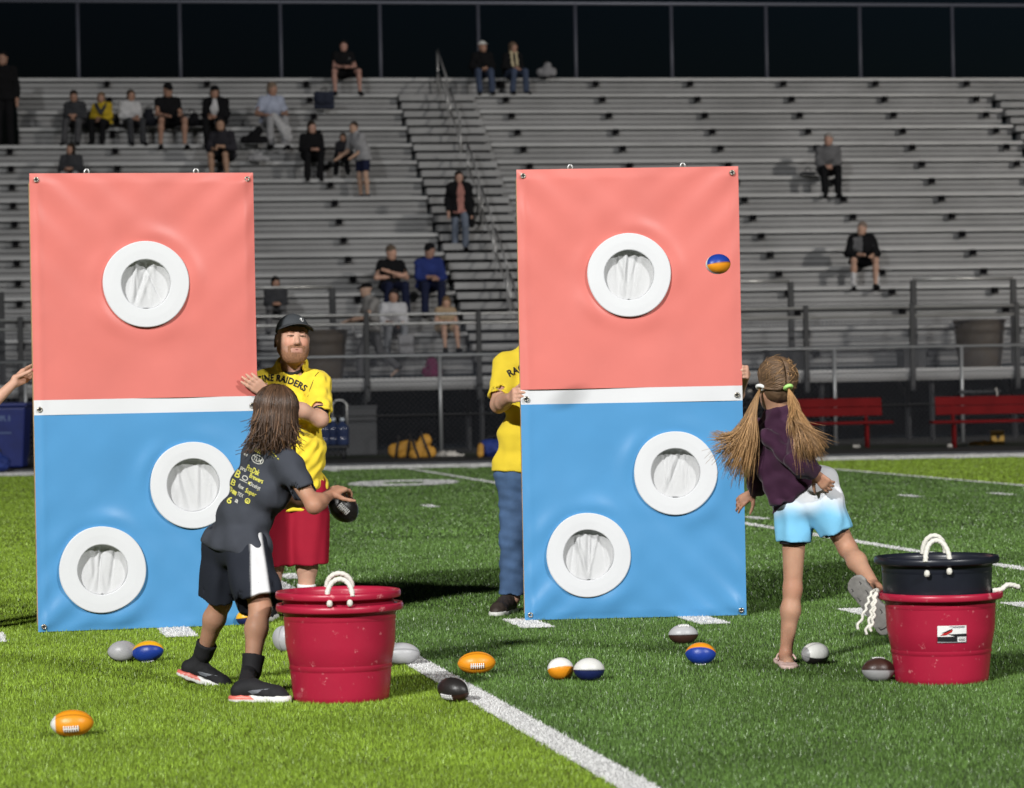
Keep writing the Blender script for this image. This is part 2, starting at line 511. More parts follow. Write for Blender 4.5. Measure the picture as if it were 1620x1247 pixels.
macc = [[] for _ in MARKS]; nacc = []
for B in zones:
    x, y, h, w, r = B
    P = np.stack([x, y], 1); o = P @ nrmF
    # ragged paint edge
    Pj = P + r.normal(size=P.shape) * .006
    used = np.zeros(len(x), bool)
    for i, (nm, poly) in enumerate(MARKS):
        k = in_poly(Pj, poly) & ~used
        if k.any():
            macc[i].append(blade_mesh((x[k], y[k], h[k] * .6, w[k] * 1.3, r), .008, .9)); used |= k
    k = in_num(Pj) & ~used
    if k.any(): nacc.append(blade_mesh((x[k], y[k], h[k] * .6, w[k] * 1.3, r), .008, .9)); used |= k
    d = (o > OA) & (o < OC)
    for key, k in (('dark', d & ~used), ('light', ~d & ~used)):
        if k.any(): acc[key].append(blade_mesh((x[k], y[k], h[k], w[k], r), .004))
for key, label in (('dark', 'dark green artificial turf grass'), ('light', 'lime green artificial turf grass')):
    V = np.concatenate(acc[key])
    o = link('turf_grass', raw_mesh('turf_grass', V, np.arange(len(V)).reshape(-1, 3)), M['grass_' + key]); o['kind'] = 'stuff'; o['label'] = label
def ear(poly): return [tuple(p[:2]) for p in poly]
for i, (nm, poly) in enumerate(MARKS):
    V = [np.array([(p[0], p[1], .010) for p in poly])]; tri = [(0, 1, 2), (0, 2, 3)]
    n = 4; T = []
    if macc[i]:
        B = np.concatenate(macc[i]); T = np.arange(len(B)).reshape(-1, 3) + n; V.append(B)
    me = raw_mesh(nm, np.concatenate(V), [np.array(tri)] + ([T] if len(T) else []))
    me.materials.append(M['line_white']); me.materials.append(M['blade_white'])
    mi = np.ones(len(me.polygons), np.int32); mi[:2] = 0; me.polygons.foreach_set('material_index', mi)
    o = link(nm, me); o['kind'] = 'structure'
n = 48; V = []; Q = []
for i in range(n):
    a = 2 * PI * i / n; c, s_ = math.cos(a), math.sin(a)
    e1 = (abs(c) ** 2.6 + abs(s_) ** 2.2) ** (-1 / 2.4)
    V += [(num_c[0] + num_rx * c * e1, num_c[1] + num_ry * s_ * e1, .010), (num_c[0] + num_rx * .38 * c * e1, num_c[1] + num_ry * .36 * s_ * e1, .010)]
    j = (i + 1) % n; Q.append((2 * i, 2 * j, 2 * j + 1, 2 * i + 1))
T = []
if nacc:
    B = np.concatenate(nacc); T = np.arange(len(B)).reshape(-1, 3) + len(V); V = np.concatenate([np.array(V), B])
me = raw_mesh('field_number', V, [np.array(Q)] + ([T] if len(T) else []))
o = link('field_number', me, M['line_white']); o['kind'] = 'structure'

# ================================================================== bleachers
A_S = math.radians(10.7)
uS = np.array([math.cos(A_S), math.sin(A_S), 0]); vS = np.array([-math.sin(A_S), math.cos(A_S), 0]); zS = np.array([0, 0, 1.0])
AX_S = np.array([uS, vS, zS])
D0, Z0, DZ, DD, U0 = 58.0, 1.396, .4187, .6475, 10.6
NROW = 16
def W(s, v, z): return np.array([0, D0, 0]) + uS * s + vS * v + zS * z
def s_at(px, v, z):
    a, b_ = proj(W(-5, v, z))[0], proj(W(15, v, z))[0]
    s = -5 + 20 * (px - a) / (b_ - a)
    for _ in range(3):
        e = proj(W(s, v, z))[0]; s += (px - e) * 20 / (b_ - a)
    return s
S_LO, S_HI = -14.0, 16.0
rowv = lambda i: (i + .45) * DD
AL = .5 * (s_at(631, rowv(14), Z0 + 14 * DZ) + s_at(690, rowv(7), Z0 + 7 * DZ))
AR = .5 * (s_at(757, rowv(14), Z0 + 14 * DZ) + s_at(814, rowv(7), Z0 + 7 * DZ))
A2 = s_at(1577, rowv(14), Z0 + 14 * DZ)
TOPEND = s_at(27, rowv(14), Z0 + 14 * DZ)
print('aisle', AL, AR, A2, TOPEND)
mm('plank', (.30, .302, .305), .45, var=.2, vscale=.55, metal=.1, spec=.5, bump=.12, bscale=14)
mm('riser', (.215, .217, .22), .5, var=.22, vscale=.5, metal=.05, bump=.1, bscale=10)
mm('step', (.225, .227, .23), .55, var=.2, vscale=1.2, metal=.05, bump=.15, bscale=25)
mm('blacksteel', (.018, .019, .022), .55)
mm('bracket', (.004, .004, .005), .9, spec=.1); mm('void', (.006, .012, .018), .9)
mm('railsteel', (.50, .50, .49), .38, metal=.7, var=.1, vscale=2)
mm('postdark', (.020, .021, .023), .5, var=.15, vscale=3)
mm('chain', (.075, .08, .095), .5, metal=.4)

bl = thing('bleachers', 'grey aluminium bleachers with rows of plank seats beyond the field', 'bleachers', tuple(W(0, 0, 0)))
def loc(P): return P - W(0, 0, 0)
def plank(name, s0, s1, v0, v1, z0, z1, material, parent=bl, holder=None):
    b = MB(); b.box(loc(W((s0 + s1) / 2, (v0 + v1) / 2, (z0 + z1) / 2)), (s1 - s0, v1 - v0, z1 - z0), AX_S)
    return bevel(b.build(name, material, parent), .006, 1)
for i in range(NROW):
    z = Z0 + i * DZ; v = i * DD
    lo = S_LO if i < 12 else TOPEND
    secs = [(lo, AL), (AR, A2 if i > 9 else S_HI)]
    if i > 9: secs.append((A2 + 1.5, S_HI))
    last = i == NROW - 1
    if last: secs = [(lo, S_HI)]
    for s0, s1 in secs:
        plank('seat_plank', s0, s1, v + .80 * DD, v + .975 * DD, z + .372, z + .45, M['plank'])
        if True:
            for z0_, z1_ in ((.015, .118), (.132, .235), (.249, .352)): plank('riser_plank', s0, s1, v + .978 * DD, v + .995 * DD, z + z0_, z + z1_, M['riser'])
        plank('foot_plank', s0, s1, v + .06 * DD, v + .46 * DD, z - .045, z, M['plank'])
        if i and not last: plank('foot_plank', s0, s1, v - .02, v + .04 * DD, z - .06, z - .004, M['riser'])
    k0 = -9
    for k in range(-12, 4):
        s = U0 + 2.2 * k
        if s < lo + .1 or AL - .05 < s < AR + .05 or (i > 9 and A2 - .05 < s < A2 + 1.5): continue
        if abs(proj(W(s, v, z))[0] - 810) > 880: continue
        b = MB(); b.box(loc(W(s, v + .78 * DD, z + .320)), (.12, .10, .12), AX_S)
        b.build('seat_bracket', M['bracket'], bl)
# aisle steps: two to a row
for a0, a1, r0 in ((AL, AR, 0), (A2, A2 + 1.5, 10)):
    for k in range(r0 * 2, (NROW - 1) * 2):
        z = Z0 + k * DZ / 2; v = k * DD / 2
        g = 0.0 if k % 2 else .0
        plank('aisle_step', a0 + .01, a1 - .01, v + .06, v + DD / 2 + .03, z + DZ / 2 - .135, z + DZ / 2, M['step'])
# black carriage under the planks, and added dark sheets standing in for the shade below
b = MB()
zt, vt = Z0 + (NROW - 1) * DZ, (NROW - 1) * DD
for s in np.arange(S_LO, S_HI + .1, 2.2):
    p0, p1 = loc(W(s, .5, Z0 - .5)), loc(W(s, vt, zt - .8))
    if s < TOPEND: p1 = loc(W(s, 10 * DD, Z0 + 10 * DZ - .8))
    b.tube([p0, p1], .06, 6)
    b.tube([loc(W(s, .3, 0)), loc(W(s, .3, Z0 - .2))], .06, 6)
b.build('frame', M['blacksteel'], bl)
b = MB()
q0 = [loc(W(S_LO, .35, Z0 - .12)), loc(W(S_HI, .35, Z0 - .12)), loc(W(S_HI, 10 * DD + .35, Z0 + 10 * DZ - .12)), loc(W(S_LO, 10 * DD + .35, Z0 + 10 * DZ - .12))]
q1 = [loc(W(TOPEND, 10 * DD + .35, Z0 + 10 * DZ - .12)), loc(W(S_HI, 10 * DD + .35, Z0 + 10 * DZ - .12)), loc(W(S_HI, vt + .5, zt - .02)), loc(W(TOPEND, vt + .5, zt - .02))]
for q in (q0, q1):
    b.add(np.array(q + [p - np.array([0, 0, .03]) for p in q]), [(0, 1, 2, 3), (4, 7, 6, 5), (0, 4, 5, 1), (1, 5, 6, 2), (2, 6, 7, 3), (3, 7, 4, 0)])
b.build('underside_shade_sheet', M['void'], bl)
plank('under_shade_sheet', S_LO, S_HI, 2.0, 2.06, 0.0, Z0 - .1, M['void'])  # added near-black backing, its colour imitates the shade under the stand
# front walkway
VF = -1.35
plank('walkway_deck', S_LO, S_HI, VF + .05, .02, Z0 - .09, Z0 - .02, M['plank'])
plank('deck_edge', S_LO, S_HI, VF, VF + .045, Z0 - .235, Z0 - .075, M['riser'])
plank('deck_edge', S_LO, S_HI, VF - .02, VF + .02, Z0 - .07, Z0 - .0, M['plank'])
for s in np.arange(S_LO, S_HI + .1, 2.2):
    b = MB(); b.tube([loc(W(s, VF + .2, 0)), loc(W(s, VF + .2, Z0 - .1))], .05, 6); b.build('deck_leg', M['blacksteel'], bl)

# aisle handrails
def s_px(px, i): return s_at(px, rowv(i), Z0 + i * DZ)
sc = s_px(703, 14)
mm('handrail', (.34, .34, .34), .4, metal=.5)
for j, i0 in enumerate((13.3, 10.9, 7.6, 5.2, 2.9, .6)):
    zr = lambda i: Z0 + i * DZ
    b = MB()
    i1 = i0 + 1.9
    vt0, vt1 = i0 * DD + .3, i1 * DD + .3
    H = .98
    pts = [W(sc, vt0, zr(i0)), W(sc, vt0, zr(i0) + H), W(sc, vt1, zr(i1) + H), W(sc, vt1, zr(i1))]
    b.tube([loc(pts[0]), loc(pts[1])], .024, 8); b.tube([loc(pts[1]), loc(pts[2])], .024, 8); b.tube([loc(pts[2]), loc(pts[3])], .024, 8)
    b.tube([loc(pts[0] + zS * .5), loc(pts[3] + zS * .5)], .018, 8)
    b.build('aisle_handrail', M['handrail'], bl, True)

# chain link between two ends
def chain_link(name, s0, s1, vv, z0, z1, pitch, parent, origin, rad=.0024, rough=None):
    b = MB(); h = z1 - z0
    P = lambda s, z: W(s, vv, z) - origin
    for sg in (1, -1):
        k = s0 - h
        while k < s1:
            a0, a1 = k, k + h
            c0, c1 = max(a0, s0), min(a1, s1)
            if c1 > c0:
                zz = lambda s: (z0 + (s - a0)) if sg > 0 else (z1 - (s - a0))
                b.tube([P(c0, zz(c0)), P(c1, zz(c1))], rad, 3, False)
            k += pitch
    o = b.build(name, M['chain'], parent); o['kind'] = 'stuff'
    return o
# guard rail along the walkway
gr = thing('guard_rail', 'long steel guard rail along the front walkway of the bleachers', 'railing', tuple(W(0, VF, Z0)))
go = W(0, VF, Z0)
sp0 = s_at(757, VF, Z0 + .5)
posts = [sp0 + 2.105 * k for k in range(-6, 6)]
GH = 1.17
gap = {}
for s in posts:
    b = MB(); b.box(W(s, VF - .05, Z0 + .4) - go, (.10, .06, 1.66), AX_S); bevel(b.build('post', M['postdark'], gr), .01, 1)
for zz in (GH, GH - .17):
    b = MB(); b.tube([W(posts[0] - 1, VF - .04, Z0 + zz) - go, W(posts[-1] + 1, VF - .04, Z0 + zz) - go], .026, 8); b.build('rail', M['railsteel'], gr, True)
chain_link('chain_link_mesh', posts[0] - 1, posts[-1] + 1, VF - .005, Z0 + .02, Z0 + GH - .19, .075, gr, go, .0028)
# short railings that close the first seat row, with gaps at the stair heads
VB = -.12
bo = W(0, VB, Z0)
def short_rail(pxs, rails, label, ztop=1.72):
    r = thing('row_railing', label, 'railing', tuple(bo), 0, 'short railings before the first seat row')
    ss = [s_at(p, VB, Z0 + .8) for p in pxs]
    for s in ss:
        b = MB(); b.box(W(s, VB, Z0 + ztop / 2) - bo, (.12, .07, ztop), AX_S); bevel(b.build('post', M['postdark'], r), .012, 1)
    for zz, e0, e1 in rails:
        a = ss[0] if e0 is None else s_at(e0, VB, Z0 + 1); c = ss[-1] if e1 is None else s_at(e1, VB, Z0 + 1)
        b = MB(); b.tube([W(a, VB, Z0 + zz) - bo, W(c, VB, Z0 + zz) - bo], .028, 8); b.build('rail', M['railsteel'], r, True)
short_rail([370, 527], [(1.74, None, None), (1.0, None, None)], 'short railing behind the red and blue board, a woman seated beyond it')
short_rail([1100, 1252], [(1.74, None, 1250), (1.0, None, None)], 'short railing just right of the second board with one dark post showing')
short_rail([1446, 1604], [(1.74, None, None), (1.2, None, None)], 'short two-rail railing left of the right-hand brown barrel')
short_rail([-160, 3], [(1.5, None, None), (.9, None, None)], 'short railing at the left end with one dark post showing')

# top fence behind the last row
VT = vt + DD + .1
ZT = zt + .43
to = W(0, VT, ZT)
tf = thing('back_fence', 'dark steel fence of posts and one top rail behind the highest bleacher row', 'fence', tuple(to))
mm('fencepost', (.060, .064, .085), .5, var=.15, vscale=2)
sf = s_at(757, VT, ZT + .8)
HT = (proj(W(sf, VT, ZT))[1] - 5) / (F_PX / (W(sf, VT, ZT)[1]))
for k in range(-7, 8):
    b = MB(); b.tube([W(sf + 2.24 * k, VT, ZT - .9) - to, W(sf + 2.24 * k, VT, ZT + HT) - to], .042, 8); b.build('post', M['fencepost'], tf, True)
b = MB(); b.tube([W(sf - 16, VT, ZT + HT) - to, W(sf + 16, VT, ZT + HT) - to], .042, 8)
mm('toprail', (.15, .16, .20), .45, metal=.3); b.build('top_rail', M['toprail'], tf, True)

# field-side chain link fence
VFN = -3.1
fo = W(0, VFN, 0)
ff = thing('field_fence', 'low grey chain link fence between the track and the bleachers', 'fence', tuple(fo))
mm('fencegrey', (.30, .31, .32), .45, metal=.5)
s1 = s_at(697, VFN, .8); s2 = s_at(1321, VFN, .8)
stp = (s2 - s1) / 3
FH = CAM_H + (602 + (810 - 697) * .019 - 562) / (F_PX / W(s1, VFN, 0)[1])
for k in range(-4, 7):
    b = MB(); b.tube([W(s1 + stp * k, VFN, 0) - fo, W(s1 + stp * k, VFN, FH) - fo], .033, 8); b.build('post', M['fencegrey'], ff, True)
b = MB(); b.tube([W(s1 - stp * 4, VFN, FH) - fo, W(s1 + stp * 6, VFN, FH) - fo], .024, 8); b.build('top_rail', M['fencegrey'], ff, True)
b = MB(); b.tube([W(s1 - stp * 4, VFN, .72) - fo, W(s1 + stp * 6, VFN, .72) - fo], .016, 6); b.build('middle_rail', M['postdark'], ff, True)
chain_link('chain_link_mesh', s1 - stp * 4, s1 + stp * 6, VFN + .03, .02, FH - .02, .095, ff, fo, .0026)
# ================================================================== sideline furniture
mm('bench_red', (.115, .006, .007), .85, spec=.12, var=.15, vscale=3, bump=.1, bscale=20)
def bench(px0, px1, py, label, legs):
    c0, c1 = gp(px0, py + .019 * (px1 - px0) / 2), gp(px1, py - .019 * (px1 - px0) / 2)
    Y = .5 * (c0[1] + c1[1]); c0[1] = Y - .1; c1[1] = Y + .1
    mid = (c0 + c1) / 2
    e = nrm(c1 - c0); f = np.array([-e[1], e[0], 0]); ax = np.array([e, f, [0, 0, 1]])
    L = np.linalg.norm(c1 - c0)
    t = thing('bench', label, 'bench', tuple(mid), 0, 'red benches along the sideline')
    b = MB(); b.box((0, .12 * 1, .45) @ np.eye(3), (L, .34, .05), ax); bevel(b.build('seat', M['bench_red'], t), .01, 1)
    tl = np.array([e, nrm(f + .0 * zS), nrm(zS + .18 * f)])
    for zc, hh in ((.645, .155), (.805, .155)):
        b = MB(); b.box(f * (.30 + (zc - .6) * .18) + zS * zc, (L - .25, .035, hh), tl); bevel(b.build('back_board', M['bench_red'], t), .008, 1)
    for lx in legs:
        x = gp(lx, py)[0] - mid[0]
        b = MB(); b.tube([e * x + f * .02, e * x + f * .05 + zS * .44], .03, 8); b.build('leg', M['bench_red'], t, True)
        b = MB(); b.tube([e * (x + .03) + f * .30, e * (x + .03) + f * .29 + zS * .5, e * (x + .03) + f * .36 + zS * .86], .03, 8); b.build('leg', M['bench_red'], t, True)
bench(1205, 1414, 711, 'red bench behind the girl, nearer the second board', [1232, 1381])
bench(1474, 1760, 707, 'red bench at the right edge with a yellow carton beneath', [1497, 1700])
bench(1020, 1192, 714, 'red bench mostly hidden behind the second board', [1040, 1180])

def place(px, py): return gp(px, py)
# plastic barrels on the walkway
mm('brown_bin', (.055, .040, .026), .6, var=.25, vscale=4, bump=.1, bscale=20)
def trash(px, label):
    s = s_at(px, VF + .55, Z0 + .4); p = W(s, VF + .6, Z0 - .02)
    t = thing('trash_barrel', label, 'barrel', tuple(p), 0, 'brown barrels on the walkway')
    b = MB(); b.lathe([(.0, 0), (.38, 0), (.40, .03), (.44, .30), (.43, .33), (.45, .36), (.47, .62), (.46, .65), (.48, .68), (.49, .9), (.46, .9), (.44, .7), (0, .6)], n=28)
    b.build('body', M['brown_bin'], t, True)
    b = MB(); b.lathe([(.505, .88), (.515, .91), (.505, .94), (.49, .93), (.485, .89)], n=28); b.build('rim', M['brown_bin'], t, True)
trash(1551, 'brown barrel on the walkway above the right red bench')
trash(508, 'brown barrel on the walkway beside the man in the dark cap')
mm('cooler_grey', (.04, .042, .045), .6, var=.15, vscale=3)
mm('cooler_dark', (.016, .017, .019), .6, var=.15, vscale=3)
def crate(px0, px1, h, vv, zb, material, label, name='storage_box', cat='box'):
    s0, s1_ = s_at(px0, vv, zb + .2), s_at(px1, vv, zb + .2)
    p = W((s0 + s1_) / 2, vv, zb)
    t = thing(name, label, cat, tuple(p))
    b = MB(); b.box((0, 0, h / 2), (s1_ - s0, .45, h * .98), AX_S); bevel(b.build('body', material, t), .02, 2)
    b = MB(); b.box((0, 0, h), (s1_ - s0 + .03, .48, .05), AX_S); bevel(b.build('lid', material, t), .012, 2)
crate(1213, 1273, .40, VF + .5, Z0 - .02, M['cooler_dark'], 'dark storage box on the walkway just right of the second board')
crate(1424, 1460, .36, VF + .5, Z0 - .02, M['cooler_grey'], 'grey storage box on the walkway left of the right brown barrel')
crate(545, 594, .88, -2.6, 0.0, M['cooler_grey'], 'tall dark grey box by the fence beside the water jugs')

# water jugs on a low cart
mm('jug', (.030, .045, .105), .18, trans=.25, spec=.5, var=.2, vscale=6)
mm('jug_cap', (.45, .5, .55), .4)
jb = place(528, 727)
ct = thing('water_cart', 'dark low cart holding clear blue water jugs beside the fence', 'cart', tuple(jb))
b = MB(); b.box((0, 0, .22), (.52, .4, .05)); bevel(b.build('deck', M['cooler_dark'], ct), .01, 1)
for sx in (-.18, .18):
    for sy in (-.14, .14):
        b = MB(); b.tube([(sx - .02, sy, .09), (sx + .02, sy, .09)], .09, 14); b.build('wheel', M['blacksteel'], ct, True)
b = MB(); b.tube([(-.02, .2, .22), (-.02, .2, .95), (.05, .2, 1.02), (.16, .2, 1.02), (.23, .2, .95), (.23, .2, .22)], .015, 8); b.build('handle', M['railsteel'], ct, True)
for k, (dx, dy) in enumerate(((-.16, -.05), (0.0, .06), (.16, -.04))):
    t = thing('water_jug', ['blue water jug, left one on the low cart', 'blue water jug, middle one on the low cart', 'blue water jug, right one on the low cart'][k], 'jug', tuple(jb + np.array([dx, dy, .245])))
    b = MB(); b.lathe([(0, 0), (.10, 0), (.115, .02), (.118, .12), (.110, .14), (.118, .16), (.118, .28), (.11, .32), (.06, .38), (.035, .40), (.035, .44), (0, .44)], n=24); b.build('body', M['jug'], t, True)
    b = MB(); b.lathe([(0, .47), (.04, .47), (.042, .42), (.036, .42)], n=16); b.build('cap', M['jug_cap'], t, True)

# striped pads and bags on the track edge
mm('pad_yellow', (.46, .235, .035), .7, var=.2, vscale=6, bump=.3, bscale=20)
mm('pad_black', (.016, .015, .015), .7)
mm('bag_blue', (.012, .03, .17), .75, var=.25, vscale=8, bump=.3, bscale=18)
mm('cloth_white', (.42, .40, .37), .9, var=.2, vscale=9, bump=.3, bscale=20)
def pad(px, py, w, h, tilt, label):
    p = place(px, py)
    t = thing('striped_bag', label, 'bag', tuple(p), 0, 'yellow and black striped bags by the fence')
    R = np.array([[math.cos(tilt), 0, math.sin(tilt)], [0, 1, 0], [-math.sin(tilt), 0, math.cos(tilt)]])
    s = Sdf(.016, .03)
    s.cap(R @ (-w / 2 + .08, 0, .12), R @ (w / 2 - .08, 0, h - .12), .12, .11); s.cap((-w / 2 + .1, 0, .1), (w / 2 - .1, 0, .1), .1)
    link('body', s.mesh('body', [((0, 0, 0), (0, 0, -1))], .006, .12, 3), M['pad_yellow'], t)
    for fx in (-.22, .24):
        b = MB(); c = R @ (fx * w, 0, h * .45)
        pts = [c + R @ np.array([0, .135 * math.cos(a), (.22 + .12 * fx) * math.sin(a)]) for a in np.linspace(0, 2 * PI, 20)]
        b.tube(pts, .024, 6); b.build('strap', M['pad_black'], t, True)
pad(635, 725, .42, .36, .15, 'striped yellow bag, left one by the grey fence post')
pad(672, 725, .40, .40, -.35, 'striped yellow bag, right one leaning by the fence post')
p = place(706, 723)
s = Sdf(.014, .04); s.cap((-.18, 0, .03), (.12, .02, .04), .05, .06).cap((.0, -.05, .03), (.28, 0, .02), .045, .03).cap((-.1, .06, .05), (.1, .08, .03), .05)
o = link('towel', s.mesh('towel', [((0, 0, 0), (0, 0, -1))], .012, .1, 2), M['cloth_white'], None, tuple(p)); o['label'] = 'crumpled white towel on the ground at the fence post'; o['category'] = 'towel'
p = place(782, 723)
t = thing('duffel_bag', 'blue duffel bag behind the man in jeans', 'bag', tuple(p))
s = Sdf(.016, .03); s.cap((-.12, 0, .15), (.22, 0, .15), .15, .15)
link('body', s.mesh('body', [((0, 0, 0), (0, 0, -1))], .008, .1, 4), M['bag_blue'], t)
b = MB(); b.tube([(.15 * math.cos(a), 0, .26 + .1 * math.sin(a)) for a in np.linspace(0, PI, 12)], .014, 6); b.build('handle', M['pad_black'], t, True)
p = place(760, 724)
t = thing('orange_cone_bag', 'small orange bag propped against the blue duffel bag', 'bag', tuple(p))
t.name = 'orange_bag'
s = Sdf(.012, .02); s.cap((0, 0, .06), (.01, 0, .2), .06, .05); link('body', s.mesh('body', [((0, 0, 0), (0, 0, -1))], .005, .06, 4), M['pad_yellow'], t)
b = MB(); b.tube([(.02 * math.cos(a) - .0, -.06, .25 + .03 * math.sin(a)) for a in np.linspace(0, PI, 8)], .008, 6); b.build('handle', M['pad_black'], t, True)
p = place(1583, 705)
t = thing('yellow_carton', 'yellow carton with a dark emblem beneath the right red bench', 'carton', tuple(p + np.array([0, .35, 0])))
mm('carton', (.50, .30, .07), .7, var=.12, vscale=6)
b = MB(); b.box((0, 0, .125), (.22, .2, .25)); bevel(b.build('box', M['carton'], t), .006, 1)
b = MB(); b.add([(-.05, -.103, .19), (.05, -.103, .19), (0, -.103, .07)], None, [(0, 2, 1)]); b.build('emblem', M['pad_black'], t)
p = place(1555, 706)
s = Sdf(.012, .03); s.cap((-.16, 0, .03), (.1, .02, .04), .04, .06).cap((0, 0, .03), (.2, 0, .05), .04)
o = link('rag', s.mesh('rag', [((0, 0, 0), (0, 0, -1))], .01, .09, 8), M['pad_yellow'], None, tuple(p + np.array([0, .3, 0]))); o['label'] = 'crumpled tan rag left of the yellow carton'; o['category'] = 'rag'

# gear lying on the bench back at the right: dark bag, white strap
mm('gear', (.03, .032, .036), .7)
p = gp(1560, 707) + np.array([0, .35, .92])
s = Sdf(.012, .02); s.cap((-.38, 0, .03), (.30, 0, .03), .035, .03)
t = thing('rolled_jacket', 'dark rolled jacket lying along the back of the right red bench', 'jacket', tuple(p))
link('cloth', s.mesh('cloth', None, .008, .1, 1), M['gear'], t)
b = MB(); b.tube([(.22, -.045, .06), (.24, -.06, .1), (.26, -.055, -.02), (.22, -.055, -.12), (.27, -.055, -.1)], .012, 6); b.build('strap', M['cloth_white'], t, True)
p = gp(1183, 712) + np.array([0, .25, .98])
t = thing('helmet', 'dark helmet on the bench back between the board and the girl', 'helmet', tuple(p))
s = Sdf(.01, .02); s.ell((0, 0, .02), (.12, .13, .11)); s.cap((-.10, -.06, -.05), (.1, -.06, -.05), .03); link('shell', s.mesh('shell'), M['gear'], t)
b = MB(); b.tube([(.03, -.13, .05), (.08, -.11, .07), (.1, -.08, .05)], .016, 6); b.build('stripe', M['cloth_white'], t, True)

# blue recycling bin at the left edge
mm('bin_blue', (.010, .02, .13), .45, var=.2, vscale=4)
mm('bin_print', (.08, .12, .25), .6)
p = place(12, 742)
t = thing('recycling_bin', 'big dark blue recycling bin at the left edge behind the arm', 'bin', tuple(p))
b = MB()
V = []
for z_, hw_, hd_ in ((0.03, .30, .30), (1.02, .37, .36)):
    V += [(-hw_, -hd_, z_), (hw_, -hd_, z_), (hw_, hd_, z_), (-hw_, hd_, z_)]
b.add(V, [(0, 1, 5, 4), (1, 2, 6, 5), (2, 3, 7, 6), (3, 0, 4, 7), (0, 3, 2, 1), (4, 5, 6, 7)]); bevel(b.build('body', M['bin_blue'], t), .03, 3)
b = MB(); b.box((0, 0, 1.06), (.80, .78, .07)); bevel(b.build('lid', M['bin_blue'], t), .025, 3)
V2, tr = text2d('SORT', .17, .006)
b = MB(); b.add([(x - .06, -.352, .80 + y) for x, y in V2], None, tr); b.build('lettering', M['bin_print'], t)
b = MB(); b.box((-.04, -.335, .60), (.34, .012, .02)); b.build('print_bar', M['bin_print'], t)
b = MB(); b.tube([(-.34, .3, .12), (.34, .3, .12)], .11, 16); b.build('wheel', M['blacksteel'], t, True)
p = place(14, 748)
t = thing('blue_bag', 'bright blue bag on the ground before the recycling bin', 'bag', tuple(p - np.array([.14, .3, 0])))
s = Sdf(.016, .04); s.cap((-.1, 0, .13), (.1, 0, .16), .13, .12).cap((0, 0, .2), (.02, 0, .3), .1, .06)
link('body', s.mesh('body', [((0, 0, 0), (0, 0, -1))], .01, .1, 4), M['bag_blue'], t)
b = MB(); b.tube([(.07 * math.cos(a), 0, .33 + .07 * math.sin(a)) for a in np.linspace(0, PI, 10)], .012, 6); b.build('handle', M['pad_black'], t, True)
p = place(18, 741) - np.array([0, .25, 0])
t = thing('drink_bottle', 'orange drink bottle standing at the foot of the blue bin', 'bottle', tuple(p))
mm('drink', (.42, .17, .03), .3); b = MB(); b.lathe([(0, 0), (.03, 0), (.033, .02), (.033, .15), (.02, .2), (.014, .21), (0, .21)], n=16); b.build('body', M['drink'], t, True)
b = MB(); b.lathe([(0, .245), (.018, .245), (.018, .21), (.012, .21)], n=12); b.build('cap', M['cloth_white'], t, True)
for k, (px, py, lb) in enumerate(((1357, 710, 'small white can on the ground under the red bench behind the girl'), (1507, 709, 'small white can on the ground under the right red bench'))):
    p = place(px, py) + np.array([0, .2, 0])
    t = thing('drink_can', lb, 'can', tuple(p)); b = MB(); b.tube([(-.06, 0, .032), (-.055, 0, .033), (.055, 0, .033), (.06, 0, .032)], [.025, .033, .033, .025], 14); b.build('body', M['cloth_white'], t, True)
    b = MB(); b.tube([(.062, 0, .032), (.066, 0, .032)], .02, 10); b.build('tab', M['railsteel'], t)
